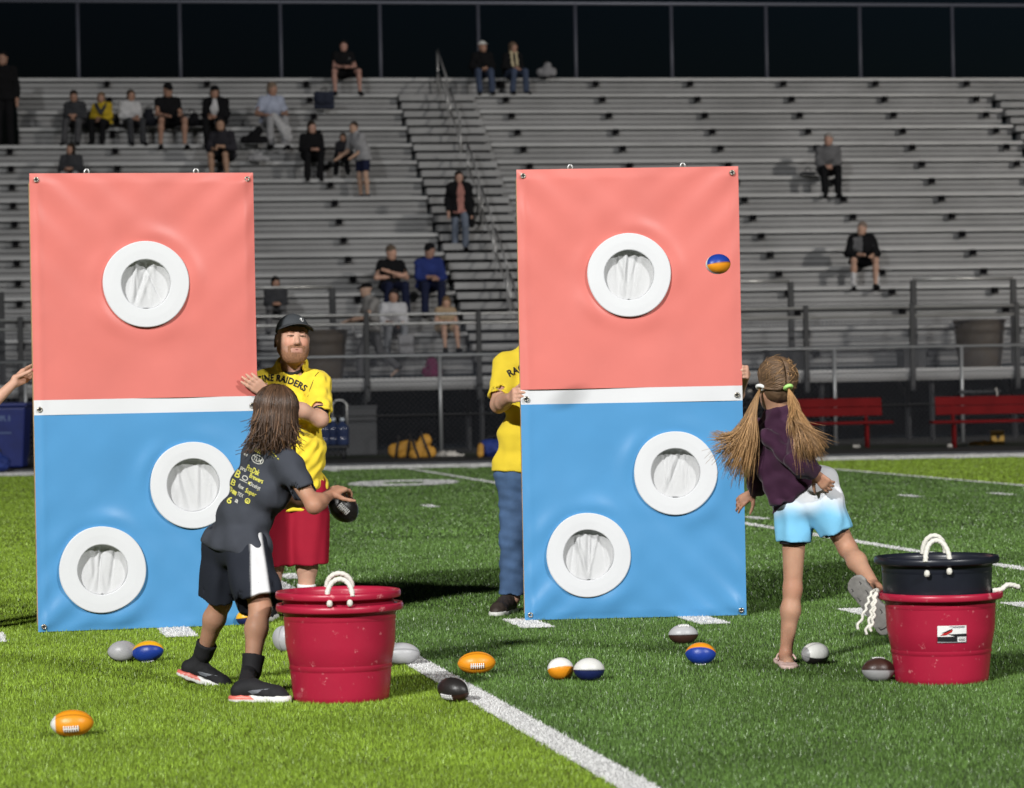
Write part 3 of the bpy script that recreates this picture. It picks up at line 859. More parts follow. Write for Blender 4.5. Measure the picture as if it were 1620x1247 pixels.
# ================================================================== toss boards
mm('coral', (.63, .172, .146), .40, var=.05, vscale=3, bump=.12, bscale=7, spec=.35)
mm('boardblue', (.076, .270, .520), .38, var=.04, vscale=3, bump=.12, bscale=7, spec=.35)
mm('vinylwhite', (.64, .65, .665), .45, var=.02, vscale=4, bump=.06, bscale=9)
mm('netcloth', (.52, .525, .53), .9, var=.03, vscale=10, bump=.2, bscale=90)
mm('timber', (.50, .34, .18), .7, var=.2, vscale=9, bump=.2, bscale=40)
mm('grommet', (.45, .42, .36), .3, metal=.9)
BW = 1.22
def board(name_label, pxTL, pxTR, pxBL, pxBR, rings, bands, hooks, seed):
    b0, b1 = gp(*pxBL), gp(*pxBR)
    e = nrm(b1 - b0); Wd = np.linalg.norm((b1 - b0)[:2])
    base = (b0 + b1) / 2
    ang = math.atan2(e[1], e[0])
    t = thing('toss_board', name_label, 'game board', tuple(base), ang, 'football toss boards')
    f = np.array([-e[1], e[0], 0])
    # height from the top corners
    def uv(px, py):
        # intersect the ray with the board plane
        r = ray(px, py); tt = ((b0 - CAM) @ f) / (r @ f); q = CAM + r * tt
        return float((q - base) @ e), float(q[2])
    uL, zL = uv(*pxTL); uR, zR = uv(*pxTR)
    H = (zL + zR) / 2; hw = Wd / 2
    print('board', Wd, H, uL, uR, math.degrees(ang), base)
    R = []
    for (px, py, rp, ri) in rings:
        u_, z_ = uv(px, py); S = F_PX / base[1]
        R.append((u_, z_, rp / S, ri / S))
    zb0 = np.mean([uv(*q)[1] for q in bands[:2]]); zb1 = np.mean([uv(*q)[1] for q in bands[2:]])
    rr = np.random.default_rng(seed)
    def disp(x, z):
        d = np.zeros_like(x)
        for (u_, z_, ro, ri) in R:
            rad = np.hypot(x - u_, z - z_); a = np.arctan2(z - z_, x - u_)
            d += .010 * np.exp(-((rad - ro * 1.18) / .05) ** 2) * (.6 + .5 * np.sin(a * 2 + u_ * 9) + .4 * np.sin(a * 5 + 1))
            d += .006 * np.exp(-((rad - ro * 1.6) / .1) ** 2) * np.sin(a * 3 + 2)
        for sx in (-1, 1):
            dx = hw - sx * x; dz = H - z
            d += .008 * np.exp(-(dx + dz) / .35) * np.sin((dx - dz) * 26 + 1)                         # pulls from the corner eyelets
            d += .012 * np.exp(-(dx + z) / .30) * np.sin((dx - z) * 30 + 2)
        for _ in range(7):
            k = rr.normal(size=2) * 3.2; ph = rr.uniform(0, 6.28)
            d += .0024 * np.sin(k[0] * x + k[1] * z + ph)
        d += .005 * np.exp(-((x + hw - .035) / .02) ** 2) - .003 * np.exp(-((z - .06) / .05) ** 2) * np.sin(x * 9)
        return d
    yF = -.022
    def panel(name, z0, z1, material):
        nx, nz = 110, max(6, int((z1 - z0) / (2 * hw) * 110))
        X, Z_ = np.meshgrid(np.linspace(-hw, hw, nx + 1), np.linspace(z0, z1, nz + 1))
        Dp = disp(X, Z_)
        edge = np.clip(np.minimum(hw - np.abs(X), np.minimum(Z_, H - Z_)) / .05, 0, 1)
        V = np.stack([X, yF - .008 - (Dp + .008) * edge, Z_], -1).reshape(-1, 3)
        ii = np.arange((nx + 1) * (nz + 1)).reshape(nz + 1, nx + 1)
        Q = np.stack([ii[:-1, :-1], ii[:-1, 1:], ii[1:, 1:], ii[1:, :-1]], -1).reshape(-1, 4)
        C = V[Q].mean(1)
        keep = np.ones(len(Q), bool)
        for (u_, z_, ro, ri) in R: keep &= np.hypot(C[:, 0] - u_, C[:, 2] - z_) > (ro + ri) / 2
        return link(name, raw_mesh(name, V, Q[keep], True), material, t)
    panel('blue_panel', 0.012, zb0, M['boardblue'])
    panel('white_band', zb0, zb1, M['vinylwhite'])
    panel('red_panel', zb1, H, M['coral'])
    # plywood sheet behind, with holes
    nx, nz = 60, 120
    X, Z_ = np.meshgrid(np.linspace(-hw + .004, hw - .004, nx + 1), np.linspace(.0, H - .004, nz + 1))
    V0 = np.stack([X, np.full_like(X, yF + .006), Z_], -1).reshape(-1, 3); V1 = V0 + (0, .02, 0)
    ii = np.arange((nx + 1) * (nz + 1)).reshape(nz + 1, nx + 1)
    Q = np.stack([ii[:-1, :-1], ii[:-1, 1:], ii[1:, 1:], ii[1:, :-1]], -1).reshape(-1, 4)
    C = V0[Q].mean(1); keep = np.ones(len(Q), bool)
    for (u_, z_, ro, ri) in R: keep &= np.hypot(C[:, 0] - u_, C[:, 2] - z_) > ri * 1.15
    n0 = len(V0)
    rim = []
    for a in (ii[0], ii[-1], ii[:, 0], ii[:, -1]):
        rim += [(a[i], a[i + 1], a[i + 1] + n0, a[i] + n0) for i in range(len(a) - 1)]
    link('plywood_sheet', raw_mesh('plywood_sheet', np.concatenate([V0, V1]), [np.concatenate([Q[keep], Q[keep][:, ::-1] + n0, np.array(rim)])]), M['timber'], t)
    for (sx, zc, sz) in ((-hw + .02, H / 2, H - .09), (hw - .02, H / 2, H - .09)):
        b = MB(); b.box((sx, .032, zc), (.04, .055, sz)); b.build('timber_post', M['timber'], t)
    for zc in (.025, H - .03):
        b = MB(); b.box((0, .032, zc), (2 * hw - .01, .055, .04)); b.build('timber_rail', M['timber'], t)
    for sx in (-.7, .7):
        b = MB(); b.tube([(sx * hw, .05, H * .72), (sx * hw, .62, 0.02)], .02, 6); b.build('back_prop', M['timber'], t)
    # white target rings with pleated bags
    for k, (u_, z_, ro, ri) in enumerate(R):
        n = 96; a = np.arange(n) * 2 * PI / n
        V, Q = [], []
        prof = [(ro, yF - .006), (ro, yF - .034), (ro - .004, yF - .037), ((ro + ri) / 2, yF - .0375), (ri + .004, yF - .036), (ri, yF - .033), (ri, yF + .02)]
        for (r_, y_) in prof:
            wob = 1 + .006 * np.sin(3 * a + k) + .004 * np.sin(5 * a + 2 * k)
            V.append(np.stack([u_ + r_ * wob * np.cos(a), np.full(n, y_), z_ + r_ * wob * np.sin(a)], 1))
        V = np.concatenate(V)
        for i in range(len(prof) - 1):
            Q += [(i * n + j, i * n + (j + 1) % n, (i + 1) * n + (j + 1) % n, (i + 1) * n + j) for j in range(n)]
        rg = link('target_ring', raw_mesh('target_ring', V, np.array(Q), False), M['vinylwhite'], t)
        # the bag: a cloth that falls from the back of the ring, pleated
        m = 46
        R2, A2_ = np.meshgrid(np.linspace(0, 1, 26), np.linspace(0, 2 * PI, m * 2, endpoint=False))
        X = R2 * np.cos(A2_) * (ri + .012); Z_ = R2 * np.sin(A2_) * (ri + .012)
        h_ = (Z_ / ri + 1) / 2                              # 0 bottom .. 1 top
        rk = np.random.default_rng(seed * 10 + k)
        pl = 0
        conv = .25 + .9 * rk.random()                       # folds gather towards the bottom
        for j in range(11):
            xt, xb = rk.uniform(-1, 1) * ri, rk.uniform(-1, 1) * ri * .8; xt = .6 * xt + .4 * xb
            wd = rk.uniform(.005, .016); l = xb + (xt - xb) * h_
            pl = pl + rk.choice([-1.0, 1.0]) * rk.uniform(.6, 1.8) * np.exp(-((X - l) / wd) ** 2)
        side = np.clip(1 - R2 ** 6, 0, 1)
        depth = -.012 + .048 * h_ ** 1.2 * side + .0065 * pl * side * (.5 + .7 * h_)
        depth = np.maximum(depth, -.026)
        depth = np.where(R2 > .95, .010, depth)
        V = np.stack([u_ + X, yF + depth, z_ + Z_], -1).reshape(-1, 3)
        mm_ = m * 2; ii = np.arange(26 * mm_).reshape(mm_, 26)
        Q = np.stack([ii[:, :-1], ii[:, 1:], np.roll(ii, -1, 0)[:, 1:], np.roll(ii, -1, 0)[:, :-1]], -1).reshape(-1, 4)
        link('net_bag', raw_mesh('net_bag', V, Q, True), M['netcloth'], rg)
    # eyelets and hooks
    zmid = zb0 + (zb1 - zb0) * .38
    for (x_, z_) in ((-hw + .035, H - .035), (hw - .035, H - .035), (-hw + .03, zmid), (hw - .03, zmid), (-hw + .03, .04), (hw - .03, .04)):
        b = MB(); b.tube([(x_ + .011 * math.cos(a), yF - .023, z_ + .011 * math.sin(a)) for a in np.linspace(0, 2 * PI, 17)], .0042, 6, False)
        g = b.build('eyelet', M['grommet'], t, True)
        b = MB(); b.tube([(x_, yF - .010, z_), (x_, yF - .0215, z_)], .009, 10); b.build('eyelet_hole', M['blacksteel'], g)
    for hx in hooks:
        u_, z_ = uv(*hx)
        b = MB(); b.tube([(u_ - .012, .0, H - .02), (u_ - .012, .0, H + .012), (u_ - .006, .0, H + .022), (u_ + .006, 0, H + .022), (u_ + .012, 0, H + .012), (u_ + .012, 0, H - .02)], .006, 8)
        b.build('hook', M['railsteel'], t, True)
    return t, e, f, base, hw, H
BOARD1 = board('left toss board, a boy in dark shorts standing before it', (47, 277), (407, 272), (60, 1003), (413, 990),
               [(229.5, 450, 68, 39), (304, 767, 68.5, 42), (161, 900.5, 68, 39.5)], [(52, 657), (409, 650), (50, 634), (408, 626)],
               [(137, 268), (310, 267)], 3)
BOARD2 = board('right toss board, a football flying before its red panel', (815, 270), (1163, 263), (830, 984), (1180, 976),
               [(994, 435.5, 66, 39.5), (1067, 748, 66, 39), (930, 877.5, 66.5, 40)], [(822, 640), (1172, 634), (820, 616), (1170, 611)],
               [(902, 265), (1080, 262)], 5)

# ================================================================== tubs
mm('tub_red', (.40, .014, .045), .36, var=.08, vscale=5, spec=.5, bump=.08, bscale=12, spots=((.60, .17, .19), 24, .635))
mm('tub_black', (.012, .014, .022), .35, var=.2, vscale=5, spec=.5, bump=.06, bscale=12)
mm('rope', (.72, .70, .63), .9, bump=.4, bscale=160)
def rope(b, pts, r=.0105, turns=14, n=10):
    pts = np.asarray(pts, float)
    # resample
    d = np.concatenate([[0], np.cumsum(np.linalg.norm(np.diff(pts, axis=0), axis=1))]); L = d[-1]
    m = max(12, int(L / .004)); u = np.linspace(0, L, m)
    P = np.stack([np.interp(u, d, pts[:, i]) for i in range(3)], 1)
    for _ in range(4):
        Q = P.copy(); Q[1:-1] = (P[:-2] + P[1:-1] * 2 + P[2:]) / 4; P = Q
    tg = np.gradient(P, axis=0); tg /= np.linalg.norm(tg, axis=1)[:, None]
    ref = np.array([.31, .9, .3]); V = []
    nx = np.cross(ref, tg[0]); nx /= np.linalg.norm(nx)
    for i in range(m):
        nx = nx - tg[i] * (nx @ tg[i]); nx /= np.linalg.norm(nx); ny = np.cross(tg[i], nx)
        a = np.arange(n) * 2 * PI / n
        rr = r * (1 + .16 * np.cos(3 * (a + u[i] * 105)))
        V.append(P[i] + rr[:, None] * (np.cos(a)[:, None] * nx + np.sin(a)[:, None] * ny))
    V = np.concatenate(V)
    q = [(i * n + j, i * n + (j + 1) % n, (i + 1) * n + (j + 1) % n, (i + 1) * n + j) for i in range(m - 1) for j in range(n)]
    V = np.concatenate([V, P[:1], P[-1:]])
    t = [(m * n, (j + 1) % n, j) for j in range(n)] + [(m * n + 1, (m - 1) * n + j, (m - 1) * n + (j + 1) % n) for j in range(n)]
    b.add(V, q, t)
def arc(x, y, z, w, h, lean, n=24):
    """rope loop standing on the rim: feet at x +- w/2, rising h"""
    a = np.linspace(PI, 0, n)
    return [(x + w / 2 * math.cos(q) * (1 - .06 * math.sin(q)), y + lean * math.sin(q), z + h * math.sin(q) ** .8) for q in a]
def tub(base, material, label, H, rt, rb, handles, knots, group='rope handled tubs'):
    t = thing('tub', label, 'tub', tuple(base), 0, group)
    p = [(0, 0), (rb - .012, 0), (rb, .012)]
    for z_ in np.linspace(.03, H - .05, 14):
        p.append((rb + (rt - .027 - rb) * (z_ / H), z_))
        for zs in (.12, .215, .315):
            if abs(z_ - zs * H / .40) < (H - .08) / 26:
                p.append((p[-1][0] + .0005, z_ + .006)); p.append((p[-1][0] + .004, z_ + .009))
    p += [(rt - .027, H - .028), (rt - .022, H - .026)]
    b = MB(); b.lathe(p, n=72); b.build('body', material, t, True)
    q = [(rt - .024, H - .030), (rt - .004, H - .030), (rt, H - .024), (rt, H - .008), (rt - .004, H - .001), (rt - .012, H), (rt - .026, H - .004), (rt - .030, H - .02), (rt - .036, H * .6), (rb - .01, .012), (0, .01)]
    b = MB(); b.lathe(q, n=72); b.build('rim', material, t, True)
    for h_ in handles:
        b = MB(); rope(b, h_, .0058 if len(h_) == 15 else .0105); b.build('rope_handle', M['rope'], t, True)
    for k_ in knots:
        b = MB(); b.lathe([(0, -.016), (.009, -.014), (.0125, -.004), (.011, .006), (.006, .012), (0, .013)], k_, 10); b.build('rope_knot', M['rope'], t, True)
    return t
cL = gp(536, 1116.5); SL = F_PX / cL[1]
cL = cL + np.array([0, .19, 0])
zr = lambda py, c, S: CAM_H + 0  # unused
HL = .405
tub(cL, M['tub_red'], 'red tub standing on the turf at the boy, a second red tub nested in it', HL, .262, .196, [], [])
tub(cL + np.array([-.005, 0, .052]), M['tub_red'], 'red tub with rope handles nested in the tub beside the boy', HL, .258, .194,
    [arc(.02, -.243, HL - .012, .102, .070, .03), arc(-.008, .235, HL - .008, .108, .062, -.01)], [(.062, -.262, HL - .035), (-.02, -.26, HL - .036)], 'rope handled tubs')
cR = gp(1500, 1087); cR = cR + np.array([0, .19, 0]); SR = F_PX / cR[1]
HR = .385
_old = [(-.262, -.02, HR - .0), (-.285, -.03, HR + .012), (-.31, -.05, HR - .01), (-.325, -.06, HR - .06), (-.345, -.06, HR - .10), (-.372, -.06, HR - .145)]
_old2 = [(-.262, -.02, HR - .006), (-.28, -.05, HR - .0), (-.298, -.06, HR - .05), (-.305, -.06, HR - .09), (-.322, -.06, HR - .13), (-.326, -.06, HR - .168)]
def frayed(pts, seed):
    r = random.Random(seed); out = []
    pts = np.array(pts); d = np.linspace(0, len(pts) - 1, 15)
    for i, u in enumerate(d):
        p = np.array([np.interp(u, range(len(pts)), pts[:, k]) for k in range(3)])
        if i > 3: p = p + np.array([.007 * (-1) ** i, 0, 0])
        out.append(p)
    return out
dang = frayed([(-.262, -.02, HR), (-.283, -.03, HR + .016), (-.305, -.05, HR - .02), (-.325, -.06, HR - .075), (-.362, -.06, HR - .150)], 1)
dang2 = frayed([(-.262, -.02, HR - .004), (-.280, -.05, HR + .006), (-.292, -.06, HR - .045), (-.302, -.06, HR - .10), (-.325, -.06, HR - .172)], 2)
dang3 = frayed([(-.266, -.02, HR + .002), (-.275, -.05, HR + .004), (-.283, -.062, HR - .05), (-.288, -.062, HR - .10), (-.306, -.062, HR - .160)], 3)
thin_rope = True
tR = tub(cR, M['tub_red'], 'red tub with a printed sticker by the girl, a black tub nested in it', HR, .262, .194,
    [dang, dang2, dang3, [(.21, -.06, HR + .002), (.25, -.05, HR + .004), (.275, -.04, HR + .024), (.30, -.03, HR + .022), (.33, -.02, HR + .012)]], [(-.268, -.02, HR + .006)])
tub(cR + np.array([-.012, 0, .150]), M['tub_black'], 'black tub with rope handles nested in the stickered red tub', HR, .262, .196,
    [arc(-.03, -.248, HR - .012, .100, .088, .04), arc(.022, .236, HR - .006, .098, .078, -.01)], [(-.074, -.242, HR - .058), (.018, -.246, HR - .05)])
# printed sticker on the red tub
def on_tub(x, z):
    r = .194 + (.262 - .027 - .194) * (z / HR) + .0078
    a = x / r
    return np.array([r * math.sin(a), -r * math.cos(a), z])
mm('print_white', (.80, .80, .78), .5); mm('print_black', (.012, .012, .014), .5); mm('print_red', (.45, .02, .02), .5); mm('print_grey', (.25, .25, .26), .5)
def decal(name, parent, pts, lift, material):
    # curved patch: fan of a finely split polygon
    b = MB(); P = []
    m = len(pts)
    for i in range(m):
        a, c = np.array(pts[i]), np.array(pts[(i + 1) % m])
        for q in np.linspace(0, 1, 5, endpoint=False): P.append(a + (c - a) * q)
    c = np.mean(P, 0)
    rings = []
    for f_ in (1, .66, .33): rings.append([c + (q - c) * f_ for q in P])
    V = []; n = len(P)
    for rg in rings:
        for q in rg:
            v = on_tub(q[0], q[1]); v[:2] *= 1 + lift / np.hypot(v[0], v[1]); V.append(v)
    v = on_tub(*c); v[:2] *= 1 + lift / np.hypot(v[0], v[1]); V.append(v)
    Q = [(i * n + j, i * n + (j + 1) % n, (i + 1) * n + (j + 1) % n, (i + 1) * n + j) for i in range(2) for j in range(n)]
    T = [(2 * n + j, 2 * n + (j + 1) % n, 3 * n) for j in range(n)]
    b.add(V, Q, T); return b.build(name, material, parent)
x0, x1, z0_, z1_ = -.045, .078, .186, .257
st = decal('sticker', tR, [(x0, z0_), (x1, z0_), (x1, z1_), (x0, z1_)], .0, M['print_white'])
def sub(pts, m_, l=.0016): decal('sticker_print', st, [(x0 + (x1 - x0) * a, z0_ + (z1_ - z0_) * c) for a, c in pts], l, M[m_])
sub([(0, 0), (1, 0), (1, .33), (0, .33)], 'print_grey', .0008)
sub([(0, .08), (.66, .05), (.66, .36), (0, .36)], 'print_black')
sub([(.60, .36), (1, .36), (1, .52), (.35, .50)], 'print_black')
sub([(.08, .42), (.30, .66), (.52, .78), (.48, .62), (.30, .45)], 'print_red', .0016)
sub([(.12, .56), (.36, .74), (.50, .84), (.46, .74), (.28, .60)], 'print_black', .002)
sub([(.68, .04), (.97, .04), (.97, .30), (.68, .30)], 'print_white', .0016)
for q in np.linspace(.72, .92, 7): sub([(q, .08), (q + .017, .08), (q + .017, .24), (q, .24)], 'print_black', .0022)
sub([(.40, .93), (.93, .93), (.93, .96), (.40, .96)], 'print_grey', .0016); sub([(.50, .87), (.93, .87), (.93, .90), (.50, .90)], 'print_grey', .0016)

# ================================================================== footballs
mm('foam', (.5, .5, .5), .40, attr=True, bump=.12, bscale=70, spec=.45)
mm('lace', (.82, .82, .80), .6)
CO = dict(orange=(.78, .29, .012), white=(.80, .80, .76), navy=(.010, .018, .085), blue=(.012, .045, .30), grey=(.30, .30, .30), black=(.018, .016, .015),
          brown=(.045, .020, .014), silver=(.42, .42, .43), pale=(.66, .66, .63), yellow=(.80, .42, .01))
def football(px, py, wpx, hpx, panels, label, axis=(1, 0, 0), roll=0.0, lace=None, Y=None, ground=True, tips=None, dirt=.0, Lfac=1.0, group='small footballs'):
    """panels: colours of the panels round the long axis (equal sectors); lace: angle of the lacing (deg) round the axis"""
    if Y is None:
        p = gp(px, py + hpx / 2); S = F_PX / p[1]; r = hpx / 2 / S; L = wpx / 2 / S * Lfac
        c = at(px, py, p[1] + r * .6); c[2] = max(c[2], r * .98 + .008)
    else:
        S = F_PX / Y; r = hpx / 2 / S; L = wpx / 2 / S * Lfac; c = at(px, py, Y)
    t = thing('football', label, 'football', tuple(c), 0, group)
    ax = nrm(axis); up0 = np.array([0, 0, 1.0]) if abs(ax[2]) < .9 else np.array([0, -1.0, 0])
    e1 = nrm(up0 - ax * (up0 @ ax)); e2 = np.cross(ax, e1)
    n, m = 48, 41
    uu = np.linspace(-1, 1, m); V = []; C = []; k = len(panels)
    seg = 2 * PI / k
    for u_ in uu:
        rad = r * (max(0, 1 - abs(u_) ** 2.15)) ** .62
        for j in range(n):
            a = j * 2 * PI / n
            aa = (a - math.radians(roll)) % (2 * PI)
            pi_ = int(aa // seg) % k
            dseam = min(aa % seg, seg - aa % seg)
            rr = rad * (1 - .012 * math.exp(-(dseam / .07) ** 2))
            V.append(ax * (u_ * L) + rr * (math.cos(a) * e1 + math.sin(a) * e2))
            col = np.array(CO[panels[pi_]])
            if tips and abs(u_) > .74 and (tips[1] == 0 or np.sign(u_) == tips[1]): col = np.array(CO[tips[0]])
            if dseam < .05: col = col * .55
            C.append(col)
    Q = [(i * n + j, i * n + (j + 1) % n, (i + 1) * n + (j + 1) % n, (i + 1) * n + j) for i in range(m - 1) for j in range(n)]
    me = raw_mesh('skin', np.array(V), np.array(Q), True); set_col(me, C)
    link('skin', me, M['foam'], t)
    if lace is not None:
        a0 = math.radians(lace); b = MB()
        def P(u_, da, lift=.002):
            rad = r * (max(0, 1 - abs(u_) ** 2.15)) ** .62 + lift
            a = a0 + da; return ax * (u_ * L) + rad * (math.cos(a) * e1 + math.sin(a) * e2)
        b.tube([P(u_, 0) for u_ in np.linspace(-.36, .36, 9)], r * .045, 6)
        for u_ in np.linspace(-.32, .32, 7): b.tube([P(u_, d_, .003) for d_ in np.linspace(-.24, .24, 5)], r * .05, 6)
        b.build('laces', M['lace'], t, True)
    return t
G = np.array
football(114, 1149, 69, 43, ['orange', 'orange', 'orange', 'orange'], 'orange football with white laces alone at the lower left corner', (1, .05, .03), 45, 108, tips=('white', -1))
football(194, 1034, 48, 34, ['silver', 'black'], 'silver and black football left of the blue and yellow one', (1, .1, .02), -35, None)
football(234, 1034, 52, 34, ['yellow', 'blue', 'blue', 'white'], 'yellow and blue football touching a silver one below the left board', (1, -.15, .12), -38, 165)
football(390, 980, 34, 26, ['yellow', 'navy'], 'yellow and navy football half hidden by the boy\'s leg against the board', (1, .1, .1), -90)
football(450, 1014, 30, 42, ['silver', 'silver'], 'silver football peeking out left of the red tub', (.5, .8, .1), 0)
football(634, 1038, 62, 36, ['silver', 'grey', 'silver', 'silver'], 'plain grey football peeking out right of the red tub', (1, .1, 0), 60)
football(717.5, 1095, 49, 39, ['black', 'brown', 'white'], 'black and brown football with white laces on the yard line', (.75, -.6, -.08), -8, 122, Lfac=1.25)
football(754, 1052.5, 61, 36, ['orange', 'orange', 'yellow', 'orange'], 'orange football with a white laced patch right of the yard line', (1, .08, .02), 30, 100)
football(887, 1062, 40, 36, ['white', 'orange', 'orange', 'white'], 'orange and white football left of the white one', (.75, .65, -.1), -18, None, Lfac=1.2, tips=('pale', 1))
football(932, 1063, 51, 37, ['pale', 'navy', 'navy', 'pale'], 'white and navy football touching an orange and white one', (1, .2, -.03), -2)
football(1081, 1007, 48, 32, ['silver', 'brown', 'brown', 'grey'], 'silver topped brown football behind the orange and blue one', (1, .1, 0), 0, 25)
football(1108.5, 1037.5, 49, 35, ['orange', 'blue', 'blue', 'orange'], 'orange and blue football before the right board\'s corner', (1, -.1, -.03), -42, 168)
football(1290, 1038, 44, 36, ['white', 'black', 'grey', 'white'], 'white and black football by the girl\'s sandalled foot', (.9, .5, 0), 22, None, Lfac=1.15, tips=('grey', -1))
football(1390, 1064, 55, 38, ['brown', 'grey', 'grey', 'brown'], 'brown and grey football beside the stickered red tub', (1, .12, -.04), -6, -12)
football(1136, 418, 37, 32, ['blue', 'orange', 'white', 'white'], 'blue and orange football flying in front of the right board', (.8, .6, .05), -8, None, Y=15.3, Lfac=1.25)
football(453, 869, 30, 28, ['white', 'orange', 'white', 'orange'], 'white and orange football behind the man in red shorts', (1, .3, 0), 20, None, Y=26.0)
# ================================================================== people: shared anatomy
def V3(*a): return np.array(a, float)
mm('skin', (.5, .3, .2), .55, attr=True, var=.05, vscale=30, bump=.06, bscale=120, spec=.35, sss=.08)
def head_prims(s, c, fwd, up, h, neck, nr, face=True, ears=True):
    Fm = frame_of(fwd, up)
    P = lambda x, y, z: c + (x * Fm[0] + y * Fm[1] + z * Fm[2]) * h
    k = .05 * h / .23 * 1.0
    s.ell(P(0, -.06, .14), G((.325, .41, .36)) * h, Fm, k)
    s.ell(P(0, .08, -.13), G((.285, .29, .33)) * h, Fm, k)
    s.cap(P(-.08, .20, -.37), P(.08, .20, -.37), .105 * h, None, k)
    for q in (-1, 1):
        s.cap(P(.20 * q, .0, -.2), P(.08 * q, .2, -.36), .10 * h, None, k)
        if face:
            s.ell(P(.165 * q, .26, -.09), G((.10, .10, .10)) * h, Fm, k * .6)
        if ears: s.ell(P(.335 * q, -.04, .0), G((.045, .085, .13)) * h, Fm, .008)
    s.cap(P(0, -.1, -.25), neck, nr, nr * 1.12, .035)
    if face:
        s.cap(P(-.15, .335, .13), P(.15, .335, .13), .05 * h, None, .012)
        for q in (-1, 1): s.ell(P(.135 * q, .405, .045), G((.075, .055, .05)) * h, Fm, .010, None, True)
        for q in (-1, 1): s.ell(P(.135 * q, .335, .04), G((.07, .06, .045)) * h, Fm, .006)
        s.cap(P(0, .345, .08), P(0, .445, -.10), .035 * h, .058 * h, .010)
        for q in (-1, 1): s.cap(P(.05 * q, .39, -.115), P(.05 * q, .40, -.115), .04 * h, None, .008)
        s.cap(P(-.085, .365, -.235), P(.085, .365, -.235), .028 * h, None, .008)
        s.cap(P(-.065, .365, -.285), P(.065, .365, -.285), .032 * h, None, .008)
        s.cap(P(-.10, .42, -.262), P(.10, .42, -.262), .010 * h, None, .004, None, True)
    return P
def hand_prims(s, wrist, d, n, size, side, curls, thumb=(.55, .75, .25), thumb_curl=.4, spread=.0, tips=None):
    """d: direction of the hand, n: where the palm faces, side: +1/-1 which way the thumb lies along d x n"""
    d = nrm(d); n = nrm(n - d * (n @ d)); l = np.cross(d, n) * side; q = size / .18
    rot = lambda v, ax, a: v * math.cos(a) + np.cross(ax, v) * math.sin(a) + ax * (ax @ v) * (1 - math.cos(a))
    bend = np.cross(d, n)                # rotating d about this axis turns it towards n
    ln = (.40, .45, .42, .33)
    ends = []
    for i in range(4):
        lo = (1.5 - i) * .0195 * q
        k0 = wrist + d * .012 * q + l * lo * .55
        k1 = wrist + d * (.50 - abs(1 - i) * .02) * size + l * lo
        s.cap(k0, k1, .0145 * q, .0125 * q, .012 * q)
        p = k1; a = 0.0
        for j, fr in enumerate((.45, .30, .25)):
            a += curls[i][j]
            dd = rot(d, bend, a) + l * spread * (1.5 - i) * .12
            p2 = p + nrm(dd) * ln[i] * size * fr
            s.cap(p, p2, (.0098 - .0008 * j) * q, (.0092 - .0010 * j) * q, .004)
            p = p2
        ends.append((p, nrm(dd)))
    t0 = wrist + d * .10 * size + l * .024 * q + n * .006 * q
    td = nrm(d * thumb[0] + l * thumb[1] + n * thumb[2])
    t1 = t0 + td * .24 * size; td2 = nrm(td + d * thumb_curl); t2 = t1 + td2 * .19 * size; td3 = nrm(td2 + d * thumb_curl * .6); t3 = t2 + td3 * .15 * size
    s.cap(t0, t1, .0155 * q, .0115 * q, .010); s.cap(t1, t2, .0112 * q, .0100 * q, .004); s.cap(t2, t3, .0100 * q, .0082 * q, .004)
    ends.append((t3, td3))
    return ends
def torso_caps(J, b):
    lat = nrm(J['shR'] - J['shL']); pel = (J['hipL'] + J['hipR']) / 2
    hl = nrm(J['hipR'] - J['hipL']); wl_ = nrm(lat + hl)
    q = J.get('q', 1.0)
    return [(J['shL'] + lat * .02, J['shR'] - lat * .02, .062 * b * q, .062 * b * q),
            (J['chest'] - lat * .075 * q, J['chest'] + lat * .075 * q, .105 * b * q, .105 * b * q),
            (J['waist'] - wl_ * .062 * q, J['waist'] + wl_ * .062 * q, .100 * b * q, .100 * b * q),
            (J['hipL'], J['hipR'], .102 * b * q, .102 * b * q),
            (J['chest'], J['waist'], .108 * b * q, .105 * b * q), (J['waist'], pel, .105 * b * q, .108 * b * q),
            (J['neck'], J['chest'], .075 * b * q, .09 * b * q)]
def limb_caps(J, b):
    q = J.get('q', 1.0); b = b * q; lb = b * J.get('lb', 1.0)
    out = {}
    for s_ in 'LR':
        sh, el, wr = J['sh' + s_], J['el' + s_], J['wr' + s_]
        hp, kn, an = J['hip' + s_], J['kn' + s_], J['an' + s_]
        calf = kn + (an - kn) * .32 - J.get('fwd', V3(0, 1, 0)) * .010 * lb
        out['arm' + s_] = [(sh, el, .050 * b, .040 * b), (el, el + (wr - el) * .35, .040 * b, .039 * b), (el + (wr - el) * .35, wr, .039 * b, .026 * b)]
        out['leg' + s_] = [(hp, kn, .082 * lb, .054 * lb), (kn, calf, .051 * lb, .056 * lb), (calf, an, .056 * lb, .034 * lb)]
    return out
def body_mesh(J, b, h, res, k, hands=None, face=True, feet=True, skip=()):
    s = Sdf(res, k)
    for c in torso_caps(J, b * .9): s.cap(*c)
    L = limb_caps(J, b)
    for key, cs in L.items():
        if key in skip: continue
        for c in cs: s.cap(*c)
    q = J.get('q', 1.0)
    if feet:
        for s_ in 'LR':
            if 'toe' + s_ in J:
                s.cap(J['an' + s_], J['heel' + s_], .034 * b * q, .028 * b * q); s.cap(J['heel' + s_], J['toe' + s_], .030 * b * q, .022 * b * q)
    P = head_prims(s, J['head'], J['face'], J['up'], h, J['neck'], .052 * b * q, face)
    ends = {}
    for nm, kw in (hands or {}).items(): ends[nm] = hand_prims(s, **kw)
    return s, P, ends
